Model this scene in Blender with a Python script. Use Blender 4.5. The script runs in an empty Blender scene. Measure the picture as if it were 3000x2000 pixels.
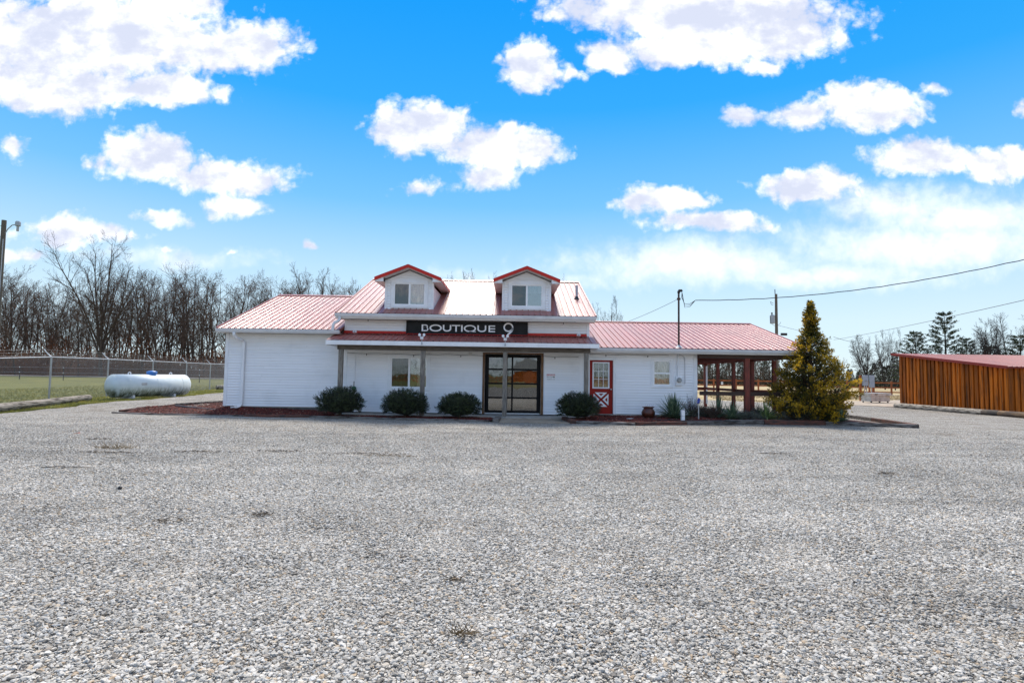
import bpy, math, random
from mathutils import Vector, Matrix, noise as mnoise
R = math.radians
rnd = random.Random(7)
SC = bpy.context.scene
COL = SC.collection

# ------------------------------------------------------------------ camera
cam_data = bpy.data.cameras.new('camera')
cam_data.sensor_width = 36.0
cam_data.lens = 36.0 * 1667 / 3000
cam_data.clip_start = 0.05
cam_data.clip_end = 6000
cam = bpy.data.objects.new('camera', cam_data)
COL.objects.link(cam)
cam.location = (0, 0, 1.62)
cam.matrix_world = (Matrix.Translation((0, 0, 1.62)) @ Matrix.Rotation(R(90) + math.atan(100 / 1667), 4, 'X')
                    @ Matrix.Rotation(R(0.85), 4, 'Z'))
SC.camera = cam
SC.view_settings.view_transform = 'Standard'
SC.view_settings.look = 'None'
SC.view_settings.gamma = 1.0
SC.view_settings.exposure = 0.42
try:
    SC.view_settings.use_curve_mapping = False
except Exception:
    pass
SC.cycles.max_bounces = 6
SC.cycles.diffuse_bounces = 3
SC.cycles.glossy_bounces = 3
SC.cycles.transparent_max_bounces = 12
SC.cycles.sample_clamp_indirect = 6.0
SC.cycles.use_denoising = True

# ------------------------------------------------------------------ node helpers
class NT:
    def __init__(s, tree):
        s.t = tree; s.n = tree.nodes; s.l = tree.links
    def add(s, typ, **kw):
        n = s.n.new(typ)
        for k, v in kw.items():
            setattr(n, k, v)
        return n
    def put(s, sock, v):
        if v is None:
            return
        if hasattr(v, 'is_output'):
            s.l.new(v, sock)
        else:
            try:
                sock.default_value = v
            except Exception:
                sock.default_value = (v, v, v)
    def math(s, op, a, b=None, c=None, clamp=False):
        n = s.add('ShaderNodeMath', operation=op, use_clamp=clamp)
        s.put(n.inputs[0], a); s.put(n.inputs[1], b); s.put(n.inputs[2], c)
        return n.outputs[0]
    def vmath(s, op, a, b=None, out=0):
        n = s.add('ShaderNodeVectorMath', operation=op)
        s.put(n.inputs[0], a)
        if b is not None:
            s.put(n.inputs[1], b)
        return n.outputs['Value'] if op in ('LENGTH', 'DOT_PRODUCT', 'DISTANCE') else n.outputs[0]
    def mix(s, f, a, b, blend='MIX'):
        n = s.add('ShaderNodeMix', data_type='RGBA', blend_type=blend)
        s.put(n.inputs[0], f); s.put(n.inputs[6], a); s.put(n.inputs[7], b)
        return n.outputs[2]
    def noise(s, vec, scale, detail=3, rough=.5, out=0, dist=0.0):
        n = s.add('ShaderNodeTexNoise')
        s.put(n.inputs['Vector'], vec)
        n.inputs['Scale'].default_value = scale; n.inputs['Detail'].default_value = detail
        n.inputs['Roughness'].default_value = rough; n.inputs['Distortion'].default_value = dist
        return n.outputs[out]
    def ramp(s, f, stops, interp='LINEAR'):
        n = s.add('ShaderNodeValToRGB'); n.color_ramp.interpolation = interp
        e = n.color_ramp.elements
        while len(e) < len(stops):
            e.new(1.0)
        for q, (p, c) in zip(e, stops):
            q.position = p
            q.color = (c[0], c[1], c[2], 1) if len(c) == 3 else c
        s.put(n.inputs[0], f)
        return n.outputs[0]
    def sstep(s, v, lo, hi):
        n = s.add('ShaderNodeMapRange', interpolation_type='SMOOTHSTEP')
        s.put(n.inputs[0], v); n.inputs[1].default_value = lo; n.inputs[2].default_value = hi
        return n.outputs[0]
    def scalev(s, vec, sc):
        return s.vmath('MULTIPLY', vec, sc)

def c4(c):
    return (c[0], c[1], c[2], 1.0)

# ------------------------------------------------------------------ world: Nishita sky with fair-weather cloud
SUN_EL, SUN_AZ = 54.0, -4.0
world = bpy.data.worlds.new('World')
SC.world = world
world.use_nodes = True
world.cycles.sampling_method = 'MANUAL'
world.cycles.sample_map_resolution = 256
w = NT(world.node_tree)
w.n.clear()
wout = w.add('ShaderNodeOutputWorld')
bg = w.add('ShaderNodeBackground')
BGS = 0.1
bg.inputs[1].default_value = BGS
w.l.new(bg.outputs[0], wout.inputs[0])
sky = w.add('ShaderNodeTexSky', sky_type='NISHITA')
sky.sun_disc = False
sky.sun_elevation = R(SUN_EL)
sky.sun_rotation = R(SUN_AZ)
sky.air_density = 1.0
sky.dust_density = 0.1
sky.ozone_density = 3.0
hs = w.add('ShaderNodeHueSaturation')
hs.inputs['Saturation'].default_value = 1.35
hs.inputs['Value'].default_value = 1.3
w.l.new(sky.outputs[0], hs.inputs['Color'])
skycol = w.vmath('MAXIMUM', hs.outputs[0], (0.0, 0.0, 0.0))
tc = w.add('ShaderNodeTexCoord')
D = tc.outputs['Generated']
sep = w.add('ShaderNodeSeparateXYZ'); w.l.new(D, sep.inputs[0])
# clear-air whitening towards the horizon (aerosol)
clear = w.ramp(w.math('ABSOLUTE', sep.outputs[2]), [(0.0, (.72, .88, .98)), (.09, (.70, .87, .98)), (.177, (.53, .78, .98)), (.287, (.20, .57, .98)), (.43, (.030, .41, .98)), (.56, (.002, .345, .97)), (1.0, (.03, .26, .76))])
skycol = w.mix(0.9, skycol, w.vmath('MULTIPLY', clear, (7.7, 7.7, 7.7)))
# sky-plane coordinates of the southern sky (x/y, z/y) for the fair-weather clumps that stand there
ysafe = w.math('MAXIMUM', sep.outputs[1], 0.05)
cb = w.add('ShaderNodeCombineXYZ')
w.l.new(w.math('DIVIDE', sep.outputs[0], ysafe), cb.inputs[0])
w.l.new(w.math('DIVIDE', sep.outputs[2], ysafe), cb.inputs[1])
P = cb.outputs[0]
warp = w.noise(P, 9.0, 4, .55, out=1)
warp = w.vmath('SUBTRACT', warp, (0.5, 0.5, 0.5))
PW = w.vmath('ADD', P, w.vmath('MULTIPLY', warp, (.075, .06, 0)))
# clumps: centre east, centre height, half width, half height, density
CL = [(-.77, .60, .33, .11, 1.0), (-.52, .585, .16, .062, .95), (-.93, .53, .20, .05, .9), (-.80, .50, .16, .055, .95), (-.63, .505, .13, .035, .9),
      (-.62, .67, .10, .05, .9), (-.66, .385, .105, .056, .95), (-.53, .355, .12, .042, .8), (-.475, .345, .10, .04, .8), (-.50, .297, .08, .028, .75), (-.74, .37, .05, .03, .5),
      (-.17, .445, .115, .058, 1.0), (-.05, .412, .12, .046, .8), (.02, .40, .09, .04, .8), (-.045, .362, .075, .028, .75), (-.155, .338, .08, .02, .4),
      (.022, .562, .068, .056, 1.0), (.165, .578, .06, .036, .8), (.10, .548, .045, .016, .4),
      (.33, .665, .34, .06, 1.0), (.34, .60, .20, .046, .95), (.48, .62, .16, .05, .9), (.45, .565, .07, .02, .5),
      (.64, .495, .125, .056, 1.0), (.52, .478, .07, .040, .75), (.415, .472, .045, .032, .65), (.75, .53, .05, .018, .4), (.93, .50, .04, .03, .6),
      (.73, .398, .13, .040, .9), (.87, .392, .12, .040, .85), (.53, .343, .11, .038, .9), (.66, .325, .16, .045, .65), (.80, .30, .22, .05, .6),
      (.275, .318, .10, .034, .85), (.22, .312, .05, .03, .7), (.34, .277, .14, .026, .8), (.33, .205, .30, .045, .45), (.75, .245, .34, .05, .45), (.55, .19, .3, .03, .35),
      (-.80, .245, .075, .040, .8), (-.73, .24, .08, .026, .6), (-.63, .272, .07, .02, .45), (-.87, .20, .07, .02, .5), (-.365, .232, .022, .011, .6),
      (-.50, .208, .03, .01, .4), (-.90, .40, .03, .035, .6), (-.95, .23, .08, .03, .6), (-.62, .212, .04, .012, .4)]
VEIL = [(.66, .318, .17, .040, 1.), (.80, .296, .24, .05, 1.), (.33, .205, .30, .045, 1.), (.75, .245, .36, .05, 1.), (.55, .19, .3, .03, .8), (-.60, .20, .2, .02, .6), (.05, .17, .3, .02, .5)]
CL = [c for c in CL if c[:2] not in [(.66, .325), (.80, .30), (.33, .205), (.75, .245), (.55, .19)]]
def clumps(lst, wx, wy):
    dd = None
    for (cx, cy, rx, ry, am) in lst:
        d = w.vmath('MULTIPLY', w.vmath('SUBTRACT', PW, (cx, cy, 0)), (1 / (rx * wx), 1 / (ry * wy), 0))
        q = w.math('MULTIPLY', w.math('SUBTRACT', 1.0, w.vmath('LENGTH', d)), am)
        dd = q if dd is None else w.math('SMOOTH_MAX', dd, q, 0.12)
    return dd
dens = clumps(CL, 1.08, 1.12)
veil = clumps(VEIL, 1.1, 1.3)
# the same kind of cloud goes on over the rest of the sky
zs = w.math('ADD', w.math('ABSOLUTE', sep.outputs[2]), 0.12)
cb2 = w.add('ShaderNodeCombineXYZ')
w.l.new(w.math('DIVIDE', sep.outputs[0], zs), cb2.inputs[0]); w.l.new(w.math('DIVIDE', sep.outputs[1], zs), cb2.inputs[1])
gen = w.noise(cb2.outputs[0], 1.5, 3, .5)
gen = w.math('MULTIPLY', w.math('SUBTRACT', gen, 0.43), 3.2)
inner = w.math('MULTIPLY', w.sstep(sep.outputs[1], 0.35, 0.6), w.sstep(P and w.math('DIVIDE', sep.outputs[2], ysafe), 0.95, 0.72))
dens = w.math('SMOOTH_MAX', dens, w.math('SUBTRACT', gen, w.math('MULTIPLY', inner, 3.0)), 0.1)
n1 = w.noise(w.vmath('MULTIPLY', P, (1, 1.25, 1)), 14.0, 9, .66)
vo = w.add('ShaderNodeTexVoronoi', feature='F1'); vo.inputs['Scale'].default_value = 30; vo.inputs['Detail'].default_value = 2.5; vo.inputs['Roughness'].default_value = .55
w.l.new(PW, vo.inputs['Vector'])
puff = w.math('SUBTRACT', .60, vo.outputs['Distance'])
n2 = w.noise(w.vmath('ADD', P, (3.1, 1.7, 0)), 44.0, 7, .68)
det = w.math('ADD', w.math('MULTIPLY', w.math('SUBTRACT', n1, .5), 1.05), w.math('ADD', w.math('MULTIPLY', w.math('SUBTRACT', n2, .5), .62), w.math('MULTIPLY', puff, .50)))
dtot = w.math('ADD', w.math('MULTIPLY', dens, 1.9), w.math('MULTIPLY', det, 1.0))
alpha = w.sstep(dtot, -.04, 0.66)
veila = w.math('MULTIPLY', w.sstep(w.math('ADD', veil, w.math('MULTIPLY', det, .5)), -.15, .9), .75)
alpha = w.math('MAXIMUM', alpha, veila)
alpha = w.math('MULTIPLY', alpha, w.sstep(sep.outputs[2], -0.01, 0.06))
# self shading of cloud bases: thick parts and parts with cloud above are a little blue grey
n3 = w.noise(w.vmath('ADD', w.vmath('MULTIPLY', P, (1, 1.8, 1)), (7.3, 0, 0)), 8.0, 5, .55)
n1u = w.noise(w.vmath('MULTIPLY', w.vmath('ADD', P, (.004, .016, 0)), (1, 1.25, 1)), 15.0, 5, .6)
relief = w.math('SUBTRACT', n1u, n1)            # more cloud above than here: shaded underside
sh = w.math('ADD', w.math('MULTIPLY', w.math('SUBTRACT', n3, .5), 2.8), w.math('MULTIPLY', dens, .45))
sh = w.math('ADD', sh, w.math('ADD', w.math('MULTIPLY', relief, 1.5), w.math('MULTIPLY', puff, -.18)))
sh = w.sstep(sh, -.30, 0.80)
ccol = w.mix(sh, c4((9.8, 9.8, 9.9)), c4((5.5, 5.9, 7.2)))
final = w.mix(alpha, skycol, ccol)
w.l.new(final, bg.inputs[0])

# ------------------------------------------------------------------ sun, veiled by thin cloud
sun_d = bpy.data.lights.new('sun', 'SUN')
sun_d.energy = 4.6
sun_d.angle = R(15)
sun_d.color = (1.0, .92, .81)
sun = bpy.data.objects.new('sun', sun_d)
COL.objects.link(sun)
sun.rotation_euler = (Matrix.Rotation(R(-SUN_AZ), 4, 'Z') @ Matrix.Rotation(-R(90 - SUN_EL), 4, 'X')).to_euler()
sun.location = (0, 60, 60)

# ------------------------------------------------------------------ materials
def material(name):
    m = bpy.data.materials.new(name); m.use_nodes = True
    t = NT(m.node_tree); t.n.clear()
    out = t.add('ShaderNodeOutputMaterial'); b = t.add('ShaderNodeBsdfPrincipled')
    t.l.new(b.outputs[0], out.inputs[0])
    return m, t, b, out

def surf(name, c1, c2=None, scale=3.0, rough=.6, bump=0.0, bscale=40.0, stretch=(1, 1, 1), metal=0.0, spec=.5, piece=0.0, detail=5, lo=.35, hi=.65, bdist=.01, coat=0.0):
    m, t, b, out = material(name)
    g = t.add('ShaderNodeNewGeometry')
    pos = t.scalev(g.outputs['Position'], stretch)
    col = c4(c1)
    if c2 is not None:
        f = t.sstep(t.noise(pos, scale, detail, .6), lo, hi)
        col = t.mix(f, c4(c1), c4(c2))
    if piece:
        oi = t.add('ShaderNodeObjectInfo')
        k = t.math('ADD', t.math('MULTIPLY', oi.outputs['Random'], 2 * piece), 1 - piece)
        col = t.vmath('MULTIPLY', col if hasattr(col, 'is_output') else (c1[0], c1[1], c1[2]), k)
    t.put(b.inputs['Base Color'], col)
    b.inputs['Roughness'].default_value = rough
    b.inputs['Metallic'].default_value = metal
    b.inputs['Specular IOR Level'].default_value = spec
    if coat:
        b.inputs['Coat Weight'].default_value = coat
        b.inputs['Coat Roughness'].default_value = .12
    if bump:
        bn = t.add('ShaderNodeBump'); bn.inputs['Strength'].default_value = bump; bn.inputs['Distance'].default_value = bdist
        t.l.new(t.noise(pos, bscale, 4, .6), bn.inputs['Height'])
        t.l.new(bn.outputs[0], b.inputs['Normal'])
    return m

def leafmat(name, stops, scale=2.0, trans=.35, rough=.55, nscale2=25.0):
    m, t, b, out = material(name)
    g = t.add('ShaderNodeNewGeometry')
    n = t.noise(g.outputs['Position'], scale, 3, .6)
    nf = t.noise(g.outputs['Position'], nscale2, 2, .5)
    f = t.math('ADD', t.math('MULTIPLY', t.math('SUBTRACT', n, .5), 1.6), t.math('ADD', t.math('MULTIPLY', t.math('SUBTRACT', nf, .5), .9), .5))
    col = t.ramp(f, stops)
    t.put(b.inputs['Base Color'], col)
    b.inputs['Roughness'].default_value = rough
    tr = t.add('ShaderNodeBsdfTranslucent')
    t.l.new(col, tr.inputs[0])
    mx = t.add('ShaderNodeMixShader'); mx.inputs[0].default_value = trans
    t.l.new(b.outputs[0], mx.inputs[1]); t.l.new(tr.outputs[0], mx.inputs[2])
    t.l.new(mx.outputs[0], out.inputs[0])
    return m

def glass(name, refl=.22, tint=(.02, .022, .024), dark=.0):
    m, t, b, out = material(name)
    t.n.remove(b)
    gl = t.add('ShaderNodeBsdfGlossy'); gl.inputs['Roughness'].default_value = .015
    gl.inputs['Color'].default_value = (.93, .97, 1, 1)
    tr = t.add('ShaderNodeBsdfTransparent'); tr.inputs[0].default_value = (1 - dark, 1 - dark, 1 - dark, 1)
    fr = t.add('ShaderNodeFresnel'); fr.inputs[0].default_value = 1.5
    f = t.math('ADD', fr.outputs[0], refl, clamp=True)
    g = t.add('ShaderNodeNewGeometry')
    bn = t.add('ShaderNodeBump'); bn.inputs['Strength'].default_value = .05; bn.inputs['Distance'].default_value = .02
    t.l.new(t.noise(g.outputs['Position'], 2.2, 2, .5), bn.inputs['Height'])
    t.l.new(bn.outputs[0], gl.inputs['Normal'])
    mx = t.add('ShaderNodeMixShader')
    t.l.new(f, mx.inputs[0]); t.l.new(tr.outputs[0], mx.inputs[1]); t.l.new(gl.outputs[0], mx.inputs[2])
    t.l.new(mx.outputs[0], out.inputs[0])
    return m

M = {}
M['siding'] = surf('white_vinyl_siding', (.85, .85, .87), (.74, .74, .755), 1.1, .42, .15, 60, (1, 1, .8), piece=.03, bdist=.003, lo=.48, hi=.85)
M['white'] = surf('white_trim_paint', (.82, .83, .86), (.74, .75, .78), 2.5, .4, piece=.02)
M['vinyl'] = surf('white_vinyl_frame', (.86, .86, .88), None, rough=.35)
M['gutter'] = surf('white_aluminium_gutter', (.68, .69, .72), (.60, .61, .64), 3, .35)
M['soffit'] = surf('soffit_vinyl', (.66, .64, .63), (.58, .56, .55), 3, .5)
M['roof'] = surf('red_metal_roof', (.34, .100, .082), (.27, .085, .070), .9, .36, .2, 14, (2, .4, 1), spec=.55, piece=.07, bdist=.003, coat=.10)
M['redtrim'] = surf('red_metal_trim', (.55, .022, .012), (.47, .020, .012), 2, .4, spec=.3)
M['shedtrim'] = surf('dull_red_shed_trim', (.27, .030, .020), (.22, .028, .020), 2, .5, spec=.25)
M['greywood'] = surf('weathered_grey_wood', (.26, .235, .205), (.115, .10, .085), 5, .85, .7, 30, (9, 9, .7), bdist=.01)
M['beamwood'] = surf('weathered_dark_beam', (.135, .108, .085), (.055, .044, .036), 4, .85, .6, 30, (.8, 9, 9), bdist=.01)
M['timber'] = surf('old_railway_timber', (.22, .20, .185), (.05, .036, .030), 3.2, .9, .9, 22, (.9, 2.5, 7), lo=.38, hi=.62, bdist=.02, piece=.25)
M['timber_red'] = surf('rusty_timber', (.16, .055, .035), (.045, .032, .028), 3.5, .9, .9, 22, (1, 2.5, 7), bdist=.02, piece=.2)
M['jamb'] = surf('stained_cedar_jamb', (.22, .11, .045), (.10, .05, .025), 5, .7, .4, 30, (8, 8, .8))
M['carport'] = surf('red_brown_stained_wood', (.22, .044, .027), (.12, .030, .020), 4, .7, .4, 30, (8, 8, .8), piece=.15)
M['carport_beam'] = surf('dark_stained_beam', (.075, .036, .024), (.035, .02, .016), 4, .75, .4, 30, (.8, 8, 8))
M['black'] = surf('black_door_frame', (.008, .008, .009), None, rough=.5, spec=.12)
M['signblack'] = surf('black_sign_panel', (.010, .010, .011), (.018, .018, .020), 2.5, .35, spec=.15)
M['sign_frame'] = surf('dark_sign_frame', (.012, .012, .014), None, rough=.5, spec=.15)
M['letter'] = surf('white_letter', (.88, .88, .90), None, rough=.35)
M['reddoor'] = surf('red_door_paint', (.29, .010, .006), (.24, .009, .006), 2.5, .42, .1, 30, spec=.2)
M['concrete'] = surf('pale_concrete', (.38, .365, .34), (.27, .255, .235), 4, .85, .5, 60, bdist=.004)
M['ramp'] = surf('tan_concrete', (.36, .295, .225), (.25, .20, .15), 3, .85, .5, 60, bdist=.004)
M['foundation'] = surf('foundation_block', (.17, .165, .15), (.09, .09, .085), 4, .9, .5, 40)
M['glass_door'] = glass('tinted_door_glass', .12, dark=.65)
M['glass'] = glass('window_glass', .12, dark=.12)
M['glass_small'] = glass('small_door_pane', .10, dark=.4)
M['glass_dark'] = glass('screened_window_glass', .06, dark=.62)
M['glass_blue'] = glass('coated_window_glass', .20, dark=.2)
M['curtain'] = surf('curtain_cloth', (.52, .46, .42), (.44, .39, .36), 6, .9)
M['curtain2'] = surf('cream_blind_cloth', (.66, .60, .50), (.58, .52, .43), 4, .9)
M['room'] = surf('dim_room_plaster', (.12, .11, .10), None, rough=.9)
M['galv'] = surf('galvanised_steel', (.50, .51, .52), (.40, .41, .42), 6, .42, metal=.55)
M['greypipe'] = surf('grey_plastic_pipe', (.42, .43, .46), None, rough=.5)
M['rust'] = surf('rusted_steel_pipe', (.075, .040, .028), (.035, .025, .022), 7, .7)
M['cable'] = surf('black_cable', (.012, .012, .013), None, rough=.6)
M['blackplastic'] = surf('black_plastic', (.015, .015, .017), None, rough=.45)
M['pole'] = surf('weathered_utility_pole', (.16, .135, .105), (.085, .07, .055), 4, .9, .6, 24, (8, 8, .5))
M['wiregrey'] = surf('dull_fence_wire', (.22, .22, .22), None, rough=.6)
M['transformer'] = surf('grey_painted_steel', (.36, .40, .44), (.32, .35, .38), 3, .45)
M['boxgrey'] = surf('electric_box_grey', (.30, .37, .43), (.27, .33, .38), 3, .45)
M['bluecap'] = surf('blue_plastic_dome', (.035, .18, .52), (.04, .15, .42), 4, .4)
M['bluehead'] = surf('blue_painted_iron', (.02, .055, .32), None, rough=.45)
M['orangewood'] = surf('orange_stained_board', (.50, .125, .007), (.085, .030, .008), 2.6, .6, .35, 30, (4, 4, .30), piece=.5, lo=.40, hi=.74, spec=.2)
M['orangefence'] = surf('orange_fence_rail', (.33, .088, .016), (.22, .06, .014), 3, .65, .3, 30, piece=.15)
M['log'] = surf('weathered_log', (.34, .30, .25), (.07, .055, .042), 3.5, .9, .9, 18, (5, .8, 5), bdist=.03, lo=.42, hi=.62)
M['logdark'] = surf('charred_log', (.030, .026, .024), (.10, .075, .055), 1.6, .9, .8, 18, (1.5, .7, 1.5), bdist=.02)
M['logbrown'] = surf('brown_log', (.18, .11, .055), (.06, .04, .028), 2.0, .9, .8, 18, (2, .7, 2), bdist=.02)
M['pot'] = surf('terracotta_glaze', (.115, .026, .014), (.06, .022, .012), 7, .35, .3, 30)
M['stainless'] = surf('dull_stainless', (.55, .55, .53), (.42, .41, .38), 4, .42, metal=.35)
M['bark'] = surf('grey_brown_bark', (.095, .064, .044), (.050, .034, .025), 3, .95, .5, 12, (2, 2, .4))
M['twig'] = surf('winter_twig', (.105, .066, .045), (.058, .037, .027), 1.0, .95)
M['bark2'] = surf('dark_bark', (.040, .034, .032), (.022, .019, .018), 3, .95)
M['deadleaf'] = leafmat('dead_oak_leaf', [(.2, (.09, .035, .018)), (.6, (.16, .06, .025)), (.9, (.22, .11, .05))], .4, .4)
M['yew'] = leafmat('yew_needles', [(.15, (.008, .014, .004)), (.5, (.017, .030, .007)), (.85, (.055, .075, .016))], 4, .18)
M['yewcore'] = surf('yew_dark_core', (.012, .016, .008), None, rough=.95)  # near-black colour for the solid core added inside each bush
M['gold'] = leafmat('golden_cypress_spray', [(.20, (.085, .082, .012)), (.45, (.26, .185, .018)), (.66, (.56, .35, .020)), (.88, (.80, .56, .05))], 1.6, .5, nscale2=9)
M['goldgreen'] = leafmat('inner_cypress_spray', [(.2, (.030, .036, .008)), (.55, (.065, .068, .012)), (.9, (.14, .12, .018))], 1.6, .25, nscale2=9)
M['pine'] = leafmat('pine_needles', [(.2, (.014, .028, .014)), (.6, (.03, .05, .022)), (.9, (.055, .078, .035))], .6, .2)
M['evergreen'] = leafmat('cedar_foliage', [(.2, (.020, .028, .016)), (.6, (.040, .050, .026)), (.9, (.085, .09, .042))], .5, .2)
M['yucca'] = leafmat('yucca_leaf', [(.2, (.045, .085, .052)), (.55, (.11, .17, .10)), (.9, (.30, .36, .22))], 6, .3)
M['yucca_pale'] = leafmat('pale_yucca_leaf', [(.2, (.09, .15, .045)), (.55, (.20, .29, .09)), (.9, (.50, .54, .28))], 6, .35)
M['juniper'] = leafmat('creeping_juniper', [(.2, (.06, .068, .056)), (.55, (.12, .13, .108)), (.9, (.21, .22, .17))], 3, .2)
M['barberry'] = leafmat('barberry_leaf', [(.2, (.05, .014, .010)), (.6, (.10, .03, .018)), (.9, (.16, .075, .04))], 5, .3)
M['mulch'] = surf('red_mulch', (.085, .012, .008), (.035, .010, .008), 26, .95, .8, 60, bdist=.02, lo=.3, hi=.6)
M['chip'] = None
M['drygrass'] = leafmat('dry_grass', [(.2, (.12, .08, .035)), (.6, (.24, .17, .08)), (.9, (.36, .28, .15))], 4, .3)
M['deadweed'] = leafmat('dead_weed', [(.2, (.03, .02, .012)), (.6, (.07, .045, .025)), (.9, (.16, .11, .06))], 6, .2)
M['redleaf'] = surf('red_fallen_leaf', (.42, .06, .02), None, rough=.6)
M['wicker'] = surf('wicker_wheel', (.20, .105, .045), (.12, .06, .03), 9, .8)
M['warnred'] = surf('sign_red', (.42, .02, .02), None, rough=.5)
M['green'] = surf('green_painted_iron', (.02, .09, .045), None, rough=.5)
M['meterglass'] = surf('meter_glass', (.30, .31, .31), None, rough=.1, coat=.6)
M['gambrel'] = surf('grey_shingle', (.26, .27, .28), (.2, .21, .22), 3, .8)
M['asphalt'] = surf('pale_old_road', (.25, .235, .22), (.20, .19, .18), .6, .9)

def chipmat():
    m, t, b, out = material('mulch_chip')
    g = t.add('ShaderNodeNewGeometry')
    f = g.outputs['Random Per Island']
    col = t.ramp(f, [(.0, (.025, .008, .006)), (.4, (.085, .012, .008)), (.75, (.15, .020, .012)), (.95, (.22, .05, .03)), (1.0, (.42, .28, .20))])
    t.put(b.inputs['Base Color'], col); b.inputs['Roughness'].default_value = .9
    return m
M['chip'] = chipmat()

GST = [(.0, (.13, .12, .11)), (.08, (.25, .24, .225)), (.28, (.42, .41, .39)), (.60, (.54, .53, .51)), (.80, (.64, .632, .62)), (.90, (.50, .43, .34)), (.945, (.42, .32, .22)), (.965, (.34, .36, .385)), (1.0, (.76, .75, .73))]
def gravelmat(ground):
    m, t, b, out = material('gravel_ground' if ground else 'gravel_stone')
    g = t.add('ShaderNodeNewGeometry'); pos = g.outputs['Position']
    b.inputs['Roughness'].default_value = .85
    big = t.noise(pos, .35, 4, .6)
    patch = t.math('ADD', t.math('MULTIPLY', t.math('SUBTRACT', big, .5), .55), 1.0)
    # wheel lanes: long curved bands of crushed, paler stone and damp fines
    lane = t.noise(t.vmath('ADD', t.scalev(pos, (.10, .75, 0)), t.vmath('MULTIPLY', t.noise(pos, .06, 2, .5, out=1), (1.2, 1.2, 0))), 1.0, 3, .55)
    patch = t.math('ADD', patch, t.math('MULTIPLY', t.math('SUBTRACT', lane, .5), .85))
    patch = t.vmath('MULTIPLY', (.86, .825, .77), patch)
    if ground:
        flat = t.scalev(pos, (1, 1, .0))
        wv = t.vmath('ADD', flat, t.vmath('MULTIPLY', t.vmath('SUBTRACT', t.noise(flat, 30, 2, .5, out=1), (.5, .5, .5)), (.02, .02, 0)))
        v = t.add('ShaderNodeTexVoronoi', feature='F1'); v.inputs['Scale'].default_value = 36
        t.l.new(wv, v.inputs['Vector'])
        ve = t.add('ShaderNodeTexVoronoi', feature='DISTANCE_TO_EDGE'); ve.inputs['Scale'].default_value = 36
        t.l.new(wv, ve.inputs['Vector'])
        sp = t.add('ShaderNodeSeparateColor'); t.l.new(v.outputs['Color'], sp.inputs[0])
        col = t.ramp(sp.outputs[0], GST)
        gap = t.sstep(ve.outputs['Distance'], .0, .11)
        soil = t.noise(pos, 1.1, 5, .65)
        soilf = t.math('MULTIPLY', t.sstep(soil, .52, .68), .75)
        # brown soil patches; shade of crevices between stones is put into the colour
        col = t.mix(soilf, col, c4((.25, .205, .155)))
        col = t.mix(gap, c4((.12, .11, .096)), col)
        col = t.vmath('MULTIPLY', col, patch)
        t.put(b.inputs['Base Color'], col)
        h = t.math('ADD', t.math('MULTIPLY', gap, 1.0), t.math('MULTIPLY', sp.outputs[1], .8))
        bn = t.add('ShaderNodeBump'); bn.inputs['Strength'].default_value = 1.0; bn.inputs['Distance'].default_value = .022
        t.l.new(h, bn.inputs['Height']); t.l.new(bn.outputs[0], b.inputs['Normal'])
    else:
        oi = t.add('ShaderNodeObjectInfo')
        col = t.ramp(oi.outputs['Random'], GST)
        fine = t.noise(pos, 120, 3, .6)
        col = t.vmath('MULTIPLY', col, t.math('ADD', t.math('MULTIPLY', t.math('SUBTRACT', fine, .5), .5), 1.0))
        col = t.vmath('MULTIPLY', col, patch)
        t.put(b.inputs['Base Color'], col)
    return m
M['gravel_ground'] = gravelmat(True)
M['stone'] = gravelmat(False)

def groundmat():
    m, t, b, out = material('field_grass')
    g = t.add('ShaderNodeNewGeometry'); pos = g.outputs['Position']
    sp = t.add('ShaderNodeSeparateXYZ'); t.l.new(pos, sp.inputs[0])
    n = t.noise(pos, .5, 6, .65); n2 = t.noise(t.scalev(pos, (1, 1, 0)), 9, 5, .7)
    green = t.ramp(t.math('ADD', t.math('MULTIPLY', n, .6), t.math('MULTIPLY', n2, .45)), [(.3, (.055, .060, .014)), (.5, (.11, .118, .022)), (.7, (.20, .185, .040))])
    straw = t.ramp(t.math('ADD', t.math('MULTIPLY', n, .5), t.math('MULTIPLY', n2, .5)), [(.3, (.21, .155, .070)), (.5, (.34, .26, .13)), (.7, (.43, .35, .20))])
    f = t.sstep(t.math('ADD', sp.outputs[0], t.math('MULTIPLY', n, 8)), -4, 16)
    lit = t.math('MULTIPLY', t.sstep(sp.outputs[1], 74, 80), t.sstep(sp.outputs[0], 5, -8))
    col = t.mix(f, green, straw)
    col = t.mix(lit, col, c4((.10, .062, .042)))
    t.put(b.inputs['Base Color'], col); b.inputs['Roughness'].default_value = .95
    bn = t.add('ShaderNodeBump'); bn.inputs['Strength'].default_value = .8; bn.inputs['Distance'].default_value = .05
    t.l.new(n2, bn.inputs['Height']); t.l.new(bn.outputs[0], b.inputs['Normal'])
    return m
M['ground'] = groundmat()

def tankmat():
    m, t, b, out = material('white_tank_paint')
    tcn = t.add('ShaderNodeTexCoord'); obj = tcn.outputs['Object']
    sp = t.add('ShaderNodeSeparateXYZ'); t.l.new(obj, sp.inputs[0])
    streak = t.noise(t.scalev(obj, (5, 1, 1.5)), 2.2, 5, .7)
    low = t.sstep(sp.outputs[2], .62, .22)      # algae and splash dirt on the lower third
    f = t.math('MULTIPLY', low, t.sstep(streak, .34, .60))
    col = t.mix(t.sstep(t.noise(obj, 3, 3, .5), .3, .7), c4((.66, .72, .74)), c4((.58, .65, .67)))
    col = t.mix(f, col, c4((.085, .095, .06)))
    t.put(b.inputs['Base Color'], col); b.inputs['Roughness'].default_value = .45
    return m
M['tank'] = tankmat()

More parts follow.
